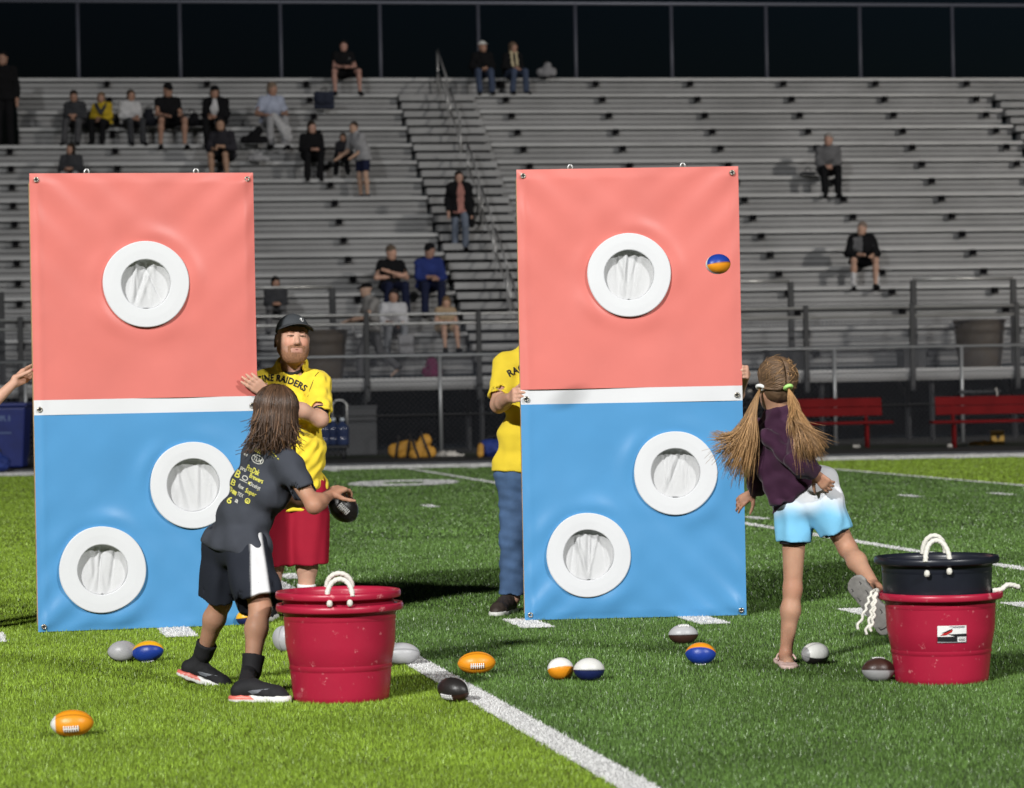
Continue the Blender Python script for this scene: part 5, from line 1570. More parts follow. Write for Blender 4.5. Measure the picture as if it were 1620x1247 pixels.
# ================================================================== the boy
def boy():
    Y = 12.95
    base = gp(378, 1100); base[1] = Y; base[2] = 0
    A = lambda px, py, y=Y: at(px, py, y) - base
    q = .80
    J = dict(q=q, lb=1.03)
    J['head'] = A(440, 655, 12.92); J['neck'] = A(430, 712, 12.93); J['face'] = nrm(V3(.55, .8, -.12)); J['up'] = nrm(V3(.10, .1, 1)); J['fwd'] = V3(.5, .8, 0)
    J['shL'] = A(403, 722, 13.04); J['shR'] = A(458, 738, 12.84)
    J['chest'] = A(414, 772, 12.97); J['waist'] = A(388, 818, 12.99)
    J['hipL'] = A(357, 862, 13.06); J['hipR'] = A(390, 868, 12.92)
    J['knL'] = A(350, 952, 13.12); J['anL'] = A(322, 1034, 13.22); J['heelL'] = A(300, 1068, 13.24); J['toeL'] = A(350, 1090, 13.22)
    J['knR'] = A(412, 962, 12.78); J['anR'] = A(398, 1062, 12.72); J['heelR'] = A(384, 1096, 12.72); J['toeR'] = A(438, 1106, 12.70)
    J['elR'] = A(497, 800, 12.74); J['wrR'] = A(522, 783, 12.86)
    J['elL'] = A(452, 792, 13.25); J['wrL'] = A(512, 787, 13.12)
    root = thing('person', 'boy with shoulder length brown hair in a dark printed shirt, holding a black football', 'person', tuple(base))
    wr = J['wrR']
    hand = dict(wrist=wr, d=nrm(A(536, 775, 12.90) - wr), n=nrm(V3(.12, .45, -.9)), size=.150, side=-1, curls=[(.55, .6, .4), (.6, .6, .4), (.65, .65, .4), (.7, .7, .4)], thumb=(.5, .7, .5), spread=.35)
    hl = dict(wrist=J['wrL'], d=nrm(A(532, 776, 13.10) - J['wrL']), n=nrm(V3(.2, -.5, -.6)), size=.150, side=1, curls=[(.3, .5, .4)] * 4, thumb=(.5, .7, .2), spread=.4)
    s, P, ends = body_mesh(J, 1.0, .212, .0058, .026, dict(R=hand, L=hl))
    skin_body(root, s, P, SK_T, joints=[(J[k], .06) for k in ('knL', 'knR', 'elR', 'wrR', 'anL', 'anR')])
    # shirt
    sh = shirt_sdf(J, .96, .017, .007, .035, .66, .018, .014)
    me = sh.mesh('shirt', None, .0042, .075, 31, (1, 1, .8)); so = link('shirt', me, M['cloth_char'], root); bv = bvh_of(me)
    b = MB(); b.tube([J['neck'] + V3(.052 * math.cos(a), .052 * math.sin(a), -.022 + .012 * math.cos(a)) for a in np.linspace(0, 2 * PI, 24)], .006, 6, False); b.build('collar', M['cloth_char'], so, True)
    th = math.radians(24)
    ex, ey = G((math.cos(th), math.sin(th))), G((math.sin(th), -math.cos(th)))
    def put(txt, cx, cy, hgt, wid=None, m_='print_yellow', bold=.015, ang=None):
        Vt, tr = text2d(txt, 1.0, bold)
        w = Vt[:, 0].max() - Vt[:, 0].min(); Vt[:, 0] -= (Vt[:, 0].max() + Vt[:, 0].min()) / 2; Vt[:, 1] -= .35
        sx = (wid / w) if wid else hgt * 1.35
        V = [A(*(G((cx, cy)) + ex * x * sx + ey * y * hgt * 1.4), Y - .4) for x, y in Vt]
        stick('lettering', G(V), tr, bv, VIEW, M[m_], so, .0035)
    def shape(pts, cx, cy, m_='print_yellow'):
        V = [A(*(G((cx, cy)) + ex * x + ey * y), Y - .4) for x, y in pts]; n = len(V); V.append(np.mean(V, 0))
        stick('shirt_print', G(V), [(i, (i + 1) % n, n) for i in range(n)], bv, VIEW, M[m_], so, .0035)
    def oval(cx, cy, rx, ry, m_='print_pale', t_=1.2, n=20):
        V, tr = [], []
        for i in range(n):
            a = 2 * PI * i / n
            for r_ in (1, 0): V.append(A(*(G((cx, cy)) + ex * math.cos(a) * (rx - (1 - r_) * t_) + ey * math.sin(a) * (ry - (1 - r_) * t_)), Y - .4))
            j = (i + 1) % n; tr += [(2 * i, 2 * j, 2 * j + 1), (2 * i, 2 * j + 1, 2 * i + 1)]
        stick('shirt_print', G(V), tr, bv, VIEW, M[m_], so, .0035)
    put('Corn', 400, 700, 11, 19); put('Fest', 396, 713, 11, 18)
    oval(397, 729.5, 11, 7.2); put('TLM', 397, 729.5, 7, 15, 'print_pale')
    put('ProDak', 390, 747, 9.5, 24); put('Brewers', 396, 760, 7.5, 25); put('Ocelot', 393.5, 772, 6.5, 21, 'print_pale'); shape([(-2, -2), (2, -2), (2, 2), (-2, 2)], 384, 768)
    put('pro', 372.5, 745, 7, 12, 'print_pale'); oval(376, 760, 5.5, 4, 'print_pale', 1.4); shape([(-8, -6.5), (7, -6), (7, -5), (-8, -5.2)], 376, 760, 'print_pale')
    put('B', 362.5, 754, 12, 10); put('B', 355, 768, 10, 9); put('fox', 370, 774, 6.5, 11, 'print_pale'); put('Super', 387, 783, 7.5, 20)
    put('8', 349, 779, 9, 8); shape([(-4.5, -3), (4.5, -3.4), (4.5, 3), (-4.5, 3.4)], 357.5, 784); put('TEX', 369, 787, 6, 11, 'print_pale')
    put('6', 350, 796, 11, 9); put('a', 363, 796, 8, 6, 'print_pale'); oval(381, 797, 4.6, 4.6, 'print_yellow', 1.5); put('z', 381, 797, 6, 5)
    put('mrt', 375, 722, 5, 7, 'print_pale')
    # shorts with a white side stripe
    p = pants_sdf(J, 1.02, .028, .0065, .03, .93, .030)
    pm = p.mesh('shorts', None, .0045, .09, 17, (1, 1, .5)); po = link('shorts', pm, M['ombre'], root)
    V = verts_of(pm); C = np.tile(G((.010, .013, .022)), (len(V), 1)); bp = bvh_of(pm)
    set_col(pm, C)
    pr = proj(V + base); xs = 396 + (pr[:, 1] - 850) * .02; xe = 414 + (pr[:, 1] - 850) * .15
    t = np.clip(.5 + np.minimum(pr[:, 0] - xs, xe - pr[:, 0]) / 3.5, 0, 1)[:, None]
    a = pm.attributes['Col']; C = C * (1 - t) + G((.70, .70, .71)) * t
    a.data.foreach_set('color', np.concatenate([C, np.ones((len(C), 1))], 1).astype(np.float32).ravel())
    for k, up_, tl in (('L', .0, 1), ('R', 0, 0)):
        a, c = J['kn' + k], J['an' + k]
        sk = Sdf(.0065, .01); t0 = a + (c - a) * (.80 if k == 'L' else .74); sk.cap(a + (c - a) * .65, c, .052, .041, None, [(t0, a - c)]); sk.cap(c, c + (c - a) * .06, .041, .036)
        link('sock', sk.mesh('sock'), M['cloth_black'], root)
    upL = nrm(V3(.28, .0, .95))
    shoe(root, A(283, 1068, 13.25), A(367, 1098, 13.20), upL, .084, 'cloth_black', None, True, swoosh=1, ank=J['anL'] + V3(-.005, 0, .0))
    shoe(root, gp(366, 1113) * (1, 1, 0) - base + V3(0, .02, .006), gp(458, 1114) * (1, 1, 0) - base + V3(0, .02, .006), V3(0, 0, 1), .086, 'cloth_black', None, True, swoosh=1, ank=J['anR'] + V3(-.01, 0, .0))
    # hair: a cap on the skull and hanging strands
    h = .212
    hs = Sdf(.007, .01); Fm = frame_of(J['face'], J['up'])
    hs.ell(P(0, -.08, .14), G((.375, .455, .40)) * h, Fm, None); hs.ell(P(0, -.20, -.16), G((.36, .30, .36)) * h, Fm, .01); hs.ell(P(0, .48, -.2), G((.3, .3, .5)) * h, Fm, .01, None, True)
    hs.cap(P(0, -.22, -.3), P(0, -.18, -.62), .30 * h, .20 * h, .03)
    ho = link('hair', hs.mesh('hair', None, .002, .02, 2), M['hair_brown'], root)
    hp = []
    for i in range(620):
        a = random.uniform(-2.55, 2.55) + PI          # round the back
        x, y = math.sin(a), math.cos(a)
        top = P(x * .10 + random.uniform(-.06, .06), -.06 + y * .10, .55)
        m1 = P(x * .30, -.08 + y * .36, .40); m2 = P(x * .395, -.08 + y * .475, .12)
        m3 = P(x * (.40 + random.uniform(0, .05)), -.08 + y * .50, -.20)
        ln = random.choice([random.uniform(-.60, -.92), random.uniform(-.25, -.7)]); fl = random.uniform(.25, .43)
        m4 = P(x * fl, -.10 + y * (fl + .06), ln + .1) + V3(0, 0, 0); m5 = P(x * (fl + random.uniform(-.08, .06)) , -.10 + y * (fl + .1), ln)
        w_ = random.gauss(0, .03)
        pth = smooth_path([top, m1, m2, m3, m4 + V3(w_ * .3, 0, 0), m5 + V3(w_, 0, .01)], 12)
        c_ = P(0, -.08, .14); out = []
        e2 = random.uniform(1.04, 1.12)
        for p_ in pth:
            qv = Fm @ (p_ - c_); e_ = np.linalg.norm(qv / (G((.375, .455, .40)) * h)); out.append(p_ if e_ > e2 else c_ + Fm.T @ (qv / e_ * e2))
        hp.append(G(out))
    strands(hp, .0036, .0012, 4).build('hair_strands', M['hair_brown'], ho, True)
    hp = [smooth_path(pth + (pth - G(P(0, -.08, 0))) * .012, 9) for pth in random.sample(hp, 80)]
    mm('hair_light', (.20, .105, .05), .4, island=.5); strands(hp, .0034, .001, 4).build('hair_strands', M['hair_light'], ho, True)
    return base
boy()
football(543, 803, 50, 43, ['black', 'black', 'brown', 'black'], 'black football with a white mark held by the boy', (.70, .1, -.72), 10, 96, Y=13.02, Lfac=1.1)

# ================================================================== the girl
def girl():
    Y = 13.6
    base = gp(1240, 1056); base[1] = Y; base[2] = 0
    A = lambda px, py, y=Y: at(px, py, y) - base
    q = .76
    J = dict(q=q, lb=1.0)
    J['head'] = A(1228, 608, 13.58); J['neck'] = A(1233, 658, 13.60); J['face'] = nrm(V3(-.28, 1, .05)); J['up'] = nrm(V3(-.03, .06, 1)); J['fwd'] = V3(0, 1, 0)
    J['shL'] = A(1205, 684, 13.68); J['shR'] = A(1264, 682, 13.52)
    J['chest'] = A(1240, 718, 13.60); J['waist'] = A(1258, 760, 13.60)
    J['hipL'] = A(1257, 806, 13.63); J['hipR'] = A(1303, 796, 13.57)
    J['knL'] = A(1254, 932, 13.62); J['anL'] = A(1243, 1036, 13.64); J['heelL'] = A(1247, 1049, 13.55); J['toeL'] = A(1232, 1051, 13.76)
    J['knR'] = A(1341, 868, 13.58); J['anR'] = A(1386, 932, 13.30); J['heelR'] = A(1372, 928, 13.24); J['toeR'] = A(1396, 975, 13.20)
    J['elR'] = A(1262, 730, 13.36); J['wrR'] = A(1290, 750, 13.40)
    J['elL'] = A(1205, 752, 13.84); J['wrL'] = A(1192, 779, 13.90)
    root = thing('person', 'girl with two pigtails in a purple top and blue shorts, one leg kicked back', 'person', tuple(base))
    hR = dict(wrist=J['wrR'], d=nrm(V3(.55, .1, -.55)), n=nrm(V3(.2, .9, .2)), size=.135, side=-1, curls=[(.3, .4, .3), (.35, .5, .3), (.4, .5, .3), (.45, .5, .3)], spread=.6)
    hL = dict(wrist=J['wrL'], d=nrm(V3(-.6, .1, -.42)), n=nrm(V3(.2, .8, -.5)), size=.135, side=1, curls=[(.2, .3, .2), (.3, .4, .2), (.4, .5, .3), (.5, .5, .3)], spread=.9)
    s, P, ends = body_mesh(J, .98, .215, .0058, .026, dict(R=hR, L=hL), True, True)
    skin_body(root, s, P, (.46, .255, .165), joints=[(J[k], .06) for k in ('knL', 'knR', 'wrR', 'wrL', 'anL', 'anR')])
    # purple top, long sleeves
    sh = shirt_sdf(J, 1.02, .017, .007, .030, 1.94, .03, .006, hemplane=(A(1262, 778, 13.6), nrm(V3(54, 0, -75))))
    sh.cap(A(1212, 690, 13.52), A(1268, 742, 13.42), .036, .040, .02)          # folds the throw pulls across the back
    sh.cap(A(1205, 735, 13.56), A(1232, 790, 13.55), .034, .05, .03, [(A(1228, 800, 13.5), V3(.3, 0, -1))])
    me = sh.mesh('top', None, .0045, .07, 44); so = link('top', me, M['cloth_purple'], root); bv = bvh_of(me)
    mm('seam', (.20, .16, .18), .8)
    for pts in ([(1194, 676), (1203, 671), (1214, 666)], [(1283, 718), (1283, 727), (1292, 731), (1299, 735)], [(1200, 752), (1202, 770), (1207, 792)]):
        sm = []
        for a, c in pts:
            hit = bv.ray_cast(Vector(A(a, c, Y - .6)), Vector(VIEW))
            if hit[0] is not None: sm.append(np.array(hit[0]))
        if len(sm) > 1: b = MB(); b.tube(sm, .0022, 5); b.build('seam', M['seam'], so, True)
    # shorts, white fading to light blue
    J2 = dict(J); J2['waist'] = A(1270, 760, 13.6)
    p = Sdf(.0062, .020)
    pel = (J['hipL'] + J['hipR']) / 2
    p.cap(J['hipL'] + V3(.01, 0, .0), J['hipR'] + V3(0, 0, .01), .088, .088, .03); p.cap(A(1256, 778, 13.6), A(1298, 764, 13.58), .080, .080, .03)
    eL = A(1255, 858, 13.61); eR = A(1323, 842, 13.57)
    p.cap(J['hipL'] + V3(-.004, -.01, 0), eL + V3(0, 0, -.02), .090, .079, None, [(eL, A(1252, 940, 13.6) - eL)]); p.cap(J['hipR'], eR + (J['knR'] - J['hipR']) * .08, .090, .074, None, [(eR, V3(.35, 0, -1))])
    p.cap(eL + V3(0, 0, .02), eL + V3(0, 0, -.06), .058, None, .004, None, True); p.cap(eR - V3(.01, 0, -.02), eR + V3(.03, 0, -.06), .052, None, .004, None, True)
    pm = p.mesh('shorts', None, .0045, .075, 52, (1, 1, .6)); po = link('shorts', pm, M['ombre'], root)
    V = verts_of(pm); ax_ = nrm(V3(.06, 0, -1)); z = (V - A(1280, 772)) @ ax_
    z = z + .012 * np.sin(V[:, 0] * 40)
    t = np.clip((z - .025) / .115, 0, 1)[:, None]; t = t * t * (3 - 2 * t)
    C = G((.80, .81, .84)) * (1 - t) + G((.20, .53, .78)) * t; set_col(pm, C)
    for e, kn_, rr, dr in ((eL, J['knL'], .078, V3(-.03, 0, -1)), (eR, J['knR'], .072, V3(.35, 0, -1))):
        u = nrm(dr); a1 = nrm(np.cross(u, V3(0, 1, 0))); a2 = np.cross(u, a1)
        sp = Sdf(.0065, .01); sp.cap(e - u * .0, e + u * .05, rr - .016, None, None, [(e + u * .010, u), (e - u * .004, -u)]); sp.cap(e - u * .06, e + u * .08, rr - .027, None, .003, None, True)
        link('hem_lining', sp.mesh('hem_lining'), M['cloth_black'], po)
    # sandals
    def sandal(heel, toe, up, w, mat_, strap, nm='sandal'):
        f = nrm(toe - heel); Lg = np.linalg.norm(toe - heel); Fm = frame_of(f, up)
        s = Sdf(.006, .018); cl = [(heel + Fm[2] * .018, Fm[2]), (heel, -Fm[2])]
        for y, ww in ((.12, .40), (.3, .38), (.5, .38), (.7, .46), (.88, .42)): s.ell(heel + f * y * Lg + Fm[2] * .009, (w * ww, Lg * .16, .05), Fm, None, cl)
        o = link(nm, s.mesh(nm), M[mat_], root)
        c = heel + f * .62 * Lg + Fm[2] * .018
        b = MB()
        for sg in (-1, 1): b.tube(smooth_path([c + f * .03 + Fm[2] * .03, c + Fm[0] * sg * w * .3 + Fm[2] * .034, c - f * .05 + Fm[0] * sg * w * .42 + Fm[2] * .01], 7), .005, 6)
        b.build('strap', M[strap], o, True)
        return o, Fm, f, Lg
    mm('sandal_pink', (.72, .52, .46), .6); mm('sole_grey', (.26, .25, .235), .8, var=.12, vscale=20, bump=.3, bscale=60); mm('groove', (.07, .068, .065), .8)
    sandal(G(gp(1250, 1061)) * (1, 1, 0) - base + V3(0, -.01, .006), G(gp(1238, 1049)) * (1, 1, 0) - base + V3(0, .02, .006), V3(0, 0, 1), .105, 'sandal_pink', 'sandal_pink')
    hl, tl = A(1348, 918, 13.22), A(1406, 998, 13.14)
    upv = nrm(V3(.45, .75, .45))
    o, Fm, f, Lg = sandal(hl, tl, upv, .145, 'sole_grey', 'sole_grey')
    b = MB()
    for y in np.linspace(.14, .9, 9):
        c = hl + f * y * Lg - Fm[2] * .0015; b.tube(smooth_path([c - Fm[0] * .034, c + f * .012, c + Fm[0] * .034], 6), .003, 5)
    for sg in (-1, 1): b.tube([hl + f * Lg * .1 + Fm[0] * sg * .03 - Fm[2] * .001, hl + f * Lg * .9 + Fm[0] * sg * .034 - Fm[2] * .001], .003, 5)
    b.build('tread', M['groove'], o, True)
    # hair
    h = .215; Fh = frame_of(J['face'], J['up'])
    hs = Sdf(.0065, .01); hs.ell(P(0, -.075, .14), G((.355, .445, .39)) * h, Fh, None); hs.ell(P(0, -.14, -.12), G((.32, .31, .28)) * h, Fh, .008); hs.ell(P(0, .50, -.2), G((.34, .3, .5)) * h, Fh, .01, None, True)
    ho = link('hair', hs.mesh('hair', None, .0012, .02, 2), M['hair_dkblond'], root)
    tieL, tieR = A(1203, 613, 13.52), A(1247, 613, 13.46)
    hp = []
    for tie, sg in ((tieL, -1), (tieR, 1)):
        for i in range(230):
            v = random.uniform(0, 1)                   # along the parting, brow to nape
            a = 1.1 + v * 2.6
            st_ = P(sg * .012, -.075 + .46 * math.cos(a), .14 + .40 * math.sin(a))
            mid = P(sg * random.uniform(.22, .36), .12 - .46 * v, .36 - .44 * v)
            hp.append(smooth_path([st_, st_ * .45 + mid * .55 + (mid - G(J['head'])) * .10, mid * 1.0, tie * .55 + mid * .45, tie], 9))
    def lift(pth):
        c = G(J['head']); out = []
        for p_ in pth:
            qv = Fh @ (p_ - P(0, -.075, .14)); e = np.linalg.norm(qv / (G((.36, .45, .395)) * h))
            e2 = random.uniform(1.06, 1.13)
            out.append(p_ if e > e2 or np.linalg.norm(p_ - tieL) < .02 or np.linalg.norm(p_ - tieR) < .02 else P(0, -.075, .14) + Fh.T @ (qv / e * e2))
        return G(out)
    strands([lift(p_) for p_ in hp], .0034, .003, 4).build('hair_strands', M['hair_dkblond'], ho, True)
    mm('tie_white', (.75, .77, .76), .5); mm('tie_green', (.42, .75, .22), .5)
    for tie, d, m_ in ((tieL, V3(-.35, -.55, -1), 'tie_white'), (tieR, V3(.3, -.55, -1), 'tie_green')):
        u = nrm(d); a1 = nrm(np.cross(u, V3(0, 1, 0))); a2 = np.cross(u, a1)
        b = MB(); b.tube([tie + a1 * .015 * math.cos(t_) + a2 * .015 * math.sin(t_) for t_ in np.linspace(0, 2 * PI, 16)], .0085, 8, False); b.build('hair_tie', M[m_], ho, True)
    hp = []
    for i in range(640):
        r_ = random.random(); w = random.random()
        ex_, ey_ = 1128 + 62 * w + random.gauss(0, 7), 706 + 42 * min(1, w * 1.6) + random.gauss(0, 12)
        if r_ < .15: ex_, ey_ = 1120 + random.uniform(0, 30), 690 + random.uniform(-10, 8)
        d_ = random.uniform(-.05, .06)
        m1 = (1193 - 10 * random.random() + 4 * w, 650 + random.gauss(0, 3)); m2 = (m1[0] * .45 + ex_ * .55 + 6, 695 + random.gauss(0, 4))
        hp.append(smooth_path([tieL, A(m1[0], m1[1], 13.50 + d_ * .5), A(m2[0], m2[1], 13.50 + d_), A(ex_, ey_, 13.52 + d_)], 9))
    for i in range(640):
        w = random.random()
        ex_, ey_ = 1262 + 46 * w + random.gauss(0, 5), 722 - 18 * w ** 2 + random.gauss(0, 11)
        if random.random() < .14: ex_, ey_ = 1250 + random.uniform(-3, 6), 680 + random.uniform(-14, 14)
        d_ = random.uniform(-.05, .04)
        m1 = (1250 + 14 * w + random.gauss(0, 2), 648 + random.gauss(0, 3)); m2 = (1256 + 30 * w + random.gauss(0, 3), 685 + random.gauss(0, 4))
        if ey_ < 696: m2 = (1247 + random.gauss(0, 2), 662)
        hp.append(smooth_path([tieR, A(m1[0], m1[1], 13.40 + d_ * .5), A(m2[0], m2[1], 13.34 + d_), A(ex_, ey_, 13.32 + d_)], 9))
    wavy = []
    for pth in hp:
        n_ = len(pth); u_ = np.linspace(0, 1, n_); ph = random.uniform(0, 6.28); am = abs(random.gauss(0, .006))
        off = np.stack([np.sin(u_ * random.uniform(4, 9) + ph), np.cos(u_ * 5 + ph), .5 * np.sin(u_ * 7 + ph)], 1) * (am * u_)[:, None]
        wavy.append(pth + off)
    for i in range(90):                                  # flyaways round the head
        a_ = random.uniform(0, 2 * PI); b_ = random.uniform(-.2, 1.2); e_ = random.uniform(1.10, 1.28)
        d0 = G((math.sin(a_) * math.cos(b_), -abs(math.cos(a_)) * math.cos(b_), math.sin(b_))); d1 = d0 + G([random.gauss(0, .35) for _ in range(3)]); d1 /= np.linalg.norm(d1)
        rad = G((.36, .45, .395)) * h; c_ = P(0, -.075, .14)
        wavy.append(smooth_path([c_ + Fh.T @ (d0 * rad * 1.05), c_ + Fh.T @ ((d0 + d1) * .5 * rad * (e_ + .05)), c_ + Fh.T @ (d1 * rad * e_)], 6))
    hp = wavy
    strands(hp, .0021, .0007, 3).build('pigtails', M['hair_gold'], ho, True)
girl()
# ================================================================== spectators in the bleachers
CLOTH = {}
def cloth(rgb):
    if rgb not in CLOTH: CLOTH[rgb] = mat('cloth_%02d' % len(CLOTH), rgb, .95, var=.18, vscale=7, bump=.2, bscale=14, spec=.15)
    return CLOTH[rgb]
BLK, NAVY, GREY, LGREY, WHT, DKG = (.006, .006, .007), (.010, .013, .034), (.10, .10, .105), (.25, .25, .26), (.42, .42, .43), (.035, .036, .04)
JEAN, TAN, ROYAL = (.045, .06, .10), (.30, .20, .13), (.018, .03, .13)
SKIN_B = (.30, .17, .12)
def row_of(px, py_seat):
    best = min(range(NROW), key=lambda i: abs(proj(W(s_at(px, i * DD + .4, Z0 + i * DZ + .45), i * DD + .4, Z0 + i * DZ + .45))[1] - py_seat))
    return best
def spectator(label, px, py_top, kind='sit', row=None, sc=1.0, shirt=BLK, sleeve=.6, pants=JEAN, plen=1.95, hair=(.02, .014, .01), hairlen=0.0, cap=None, arms='knees',
              yaw=0.0, lean=.0, shoes=BLK, skin=SKIN_B, extra=None, spread=.14, jacket=None, dx=0.0):
    px = px + dx
    if kind == 'sit':
        if row is None:
            # the row whose seat puts the crown at py_top for a person of this size
            def crown(i):
                w = W(s_at(px, i * DD + .42, Z0 + i * DZ + 1.2), i * DD + .42, Z0 + i * DZ + .45 + .88 * sc); return proj(w)[1]
            row = min(range(NROW), key=lambda i: abs(crown(i) - py_top))
            Yv = W(0, row * DD, 0)[1]
            err = (crown(row) - py_top) / (F_PX / Yv)
            sc = sc * np.clip((.88 * sc + err) / (.88 * sc), .86, 1.14)
        v = row * DD + .46 * DD; z = Z0 + row * DZ + .45
        s_ = s_at(px, v, z + .5)
        base = W(s_, v, z)
    else:
        v = row * DD + .2; z = Z0 + row * DZ
        s_ = s_at(px, v, z + .9); base = W(s_, v, z)
    hsh = random.Random(int(px * 7 + py_top)); yaw = yaw + hsh.uniform(-.38, .38) * (kind == 'sit'); lean = lean + hsh.uniform(-.01, .07)
    a = A_S * .6 + yaw
    c, sn = math.cos(a), math.sin(a)
    T = lambda x, y, z_: V3(x * c - y * sn, x * sn + y * c, z_) * sc
    J = dict(q=sc)
    if kind == 'sit':
        J['chest'] = T(0, .04 - lean * .7, .34); J['waist'] = T(0, .08 - lean * .2, .20); J['neck'] = T(0, .04 - lean, .53); J['head'] = T(0, .0 - lean * 1.15, .68 - lean * .12)
        for k, sg in (('L', -1), ('R', 1)):
            J['sh' + k] = T(.175 * sg, .05 - lean * .95, .475 - lean * .05); J['hip' + k] = T(.085 * sg, .08, .09)
            J['kn' + k] = T(spread * sg, -.36, .09); J['an' + k] = T((spread + .01) * sg, -.34, -.36); J['heel' + k] = T((spread + .01) * sg, -.31, -.415); J['toe' + k] = T((spread + .03) * sg, -.50, -.415)
            if arms == 'knees': J['el' + k] = T(.24 * sg, -.02 - lean * .7, .22); J['wr' + k] = T(.12 * sg, -.25 - lean * .3, .19)
            elif arms == 'crossed': J['el' + k] = T(.25 * sg, -.02, .24); J['wr' + k] = T(-.10 * sg, -.15 - .03 * sg, .28)
            elif arms == 'lap': J['el' + k] = T(.22 * sg, .0 - lean * .6, .22); J['wr' + k] = T(.05 * sg, -.22 - lean * .3, .15)
            elif arms == 'out': J['el' + k] = T(.28 * sg, .0, .22); J['wr' + k] = T(.20 * sg, -.26, .18)
    else:
        J = std_joints(V3(0, 0, 0), 1.70 * sc, a)
        if kind == 'walk':      # stepping forward, one leg before the other
            J['knR'] = T(.09, -.22, .56); J['anR'] = T(.10, -.10, .16); J['heelR'] = T(.10, -.07, .10); J['toeR'] = T(.11, -.27, .08)
        if kind == 'stride':
            J['knL'] = T(-.07, -.20, .50); J['anL'] = T(-.08, -.22, .09); J['heelL'] = T(-.08, -.18, .03); J['toeL'] = T(-.08, -.38, .03)
            J['knR'] = T(.08, .10, .50); J['anR'] = T(.10, .42, .22); J['heelR'] = T(.10, .46, .20); J['toeR'] = T(.10, .30, .06)
            for k, sg in (('L', -1), ('R', 1)): J['el' + k] = T(.22 * sg, -.16, 1.10); J['wr' + k] = T(.16 * sg, -.42, 1.02)
            J['neck'] = J['neck'] + T(0, -.07, 0); J['head'] = J['head'] + T(0, -.09, 0); J['chest'] = J['chest'] + T(0, -.04, 0)
        if kind == 'lean':
            d = T(-.10, -.04, -.02); J['neck'] = J['neck'] + d * 1.5; J['head'] = J['head'] + d * 1.8; J['chest'] = J['chest'] + d
            for k in 'LR': J['sh' + k] = J['sh' + k] + d * 1.4; J['el' + k] = J['el' + k] + d * 2.0; J['wr' + k] = J['wr' + k] + d * 2.4 + T(-.04, -.06, .12)
    a2 = a + hsh.uniform(-.6, .6); J['face'] = V3(math.sin(a2), -math.cos(a2), hsh.uniform(-.35, .05)); J['up'] = V3(0, 0, 1); J['fwd'] = V3(sn, -c, 0); J['q'] = sc
    if kind == 'sit':
        for k in 'LR':
            o_ = T(hsh.uniform(-.05, .05), hsh.uniform(-.04, .06), 0)
            for nm_ in ('an', 'heel', 'toe'): J[nm_ + k] = J[nm_ + k] + o_
            J['wr' + k] = J['wr' + k] + T(hsh.uniform(-.05, .05), hsh.uniform(-.03, .05), hsh.uniform(-.02, .08)); J['el' + k] = J['el' + k] + T(hsh.uniform(-.03, .03), hsh.uniform(-.03, .03), 0)
    root = thing('person', label, 'person', tuple(base), 0, 'spectators in the bleachers')
    R = .021
    s, P, _ = body_mesh(J, 1.0, .235 * sc, R * .85, .035, None, True)
    for k in 'LR': s.cap(J['wr' + k], J['wr' + k] + nrm(J['wr' + k] - J['el' + k]) * .13 * sc, .034 * sc, .026 * sc)
    me = s.mesh('body'); set_col(me, np.tile(G(skin), (len(me.vertices), 1))); link('body', me, M['skin'], root)
    link('shirt', shirt_sdf(J, 1.02, .016, R, .05, sleeve, .02 if kind == 'sit' else .06).mesh('shirt', None, .006, .12, int(px)), cloth(shirt), root)
    link('trousers', pants_sdf(J, 1.0, .016, R, .03, plen, .012, hem_in=False).mesh('trousers', None, .004, .1, int(px)), cloth(pants), root)
    for k in 'LR':
        f = Sdf(R * .8, .02); f.cap(J['heel' + k], J['toe' + k], .046 * sc, .040 * sc, None, [(J['heel' + k] - V3(0, 0, .035 * sc), V3(0, 0, -1))]); f.cap(J['an' + k], J['heel' + k], .045 * sc, .045 * sc)
        link('shoe', f.mesh('shoe'), cloth(shoes), root)
    h = .235 * sc; Fh = frame_of(J['face'], J['up'])
    hs = Sdf(R * .7, .02)
    if cap is None or hairlen > 0:
        hs.ell(P(0, -.09, .16), G((.37, .45, .38)) * h, Fh); hs.ell(P(0, .47, -.16), G((.34, .3, .42)) * h, Fh, .01, None, True)
        if hairlen > 0:
            hs.cap(P(-.2, -.22, .0), P(-.22, -.22, -hairlen), .13 * h, .14 * h); hs.cap(P(.2, -.22, .0), P(.22, -.22, -hairlen), .13 * h, .14 * h); hs.cap(P(0, -.3, 0), P(0, -.3, -hairlen), .2 * h, .2 * h)
            for q_ in (-1, 1): hs.cap(P(.33 * q_, .0, .05), P(.34 * q_, .08, -hairlen * .9), .09 * h, .10 * h)
        else: hs.cap(P(0, -.2, -.1), P(0, -.2, -.25), .26 * h, .2 * h)
        link('hair', hs.mesh('hair', None, .002, .05, 3), cloth(hair), root)
    if cap is not None:
        cp = Sdf(R * .6, .012); cp.ell(P(0, -.05, .18), G((.38, .46, .38)) * h, Fh, None, [(P(0, 0, .16), -Fh[2])]); cp.ell(P(0, .40, .19), G((.30, .32, .05)) * h, Fh, .01); link('cap', cp.mesh('cap'), cloth(cap), root)
    if jacket is not None:
        # an open jacket: a second layer cut away down the front
        jk = shirt_sdf(J, 1.04, .034, R, .05, 1.9, .04 if kind == 'sit' else .14)
        f = J['face']
        jk.cap(J['neck'] + f * .16 * sc, (J['hipL'] + J['hipR']) / 2 + f * .2 * sc - V3(0, 0, .2), .085 * sc, .085 * sc, .01, None, True)
        link('jacket', jk.mesh('jacket', None, .006, .12, int(px) + 1), cloth(jacket), root)
    if extra: extra(root, J, P, sc, T)
    return root, J, base, row
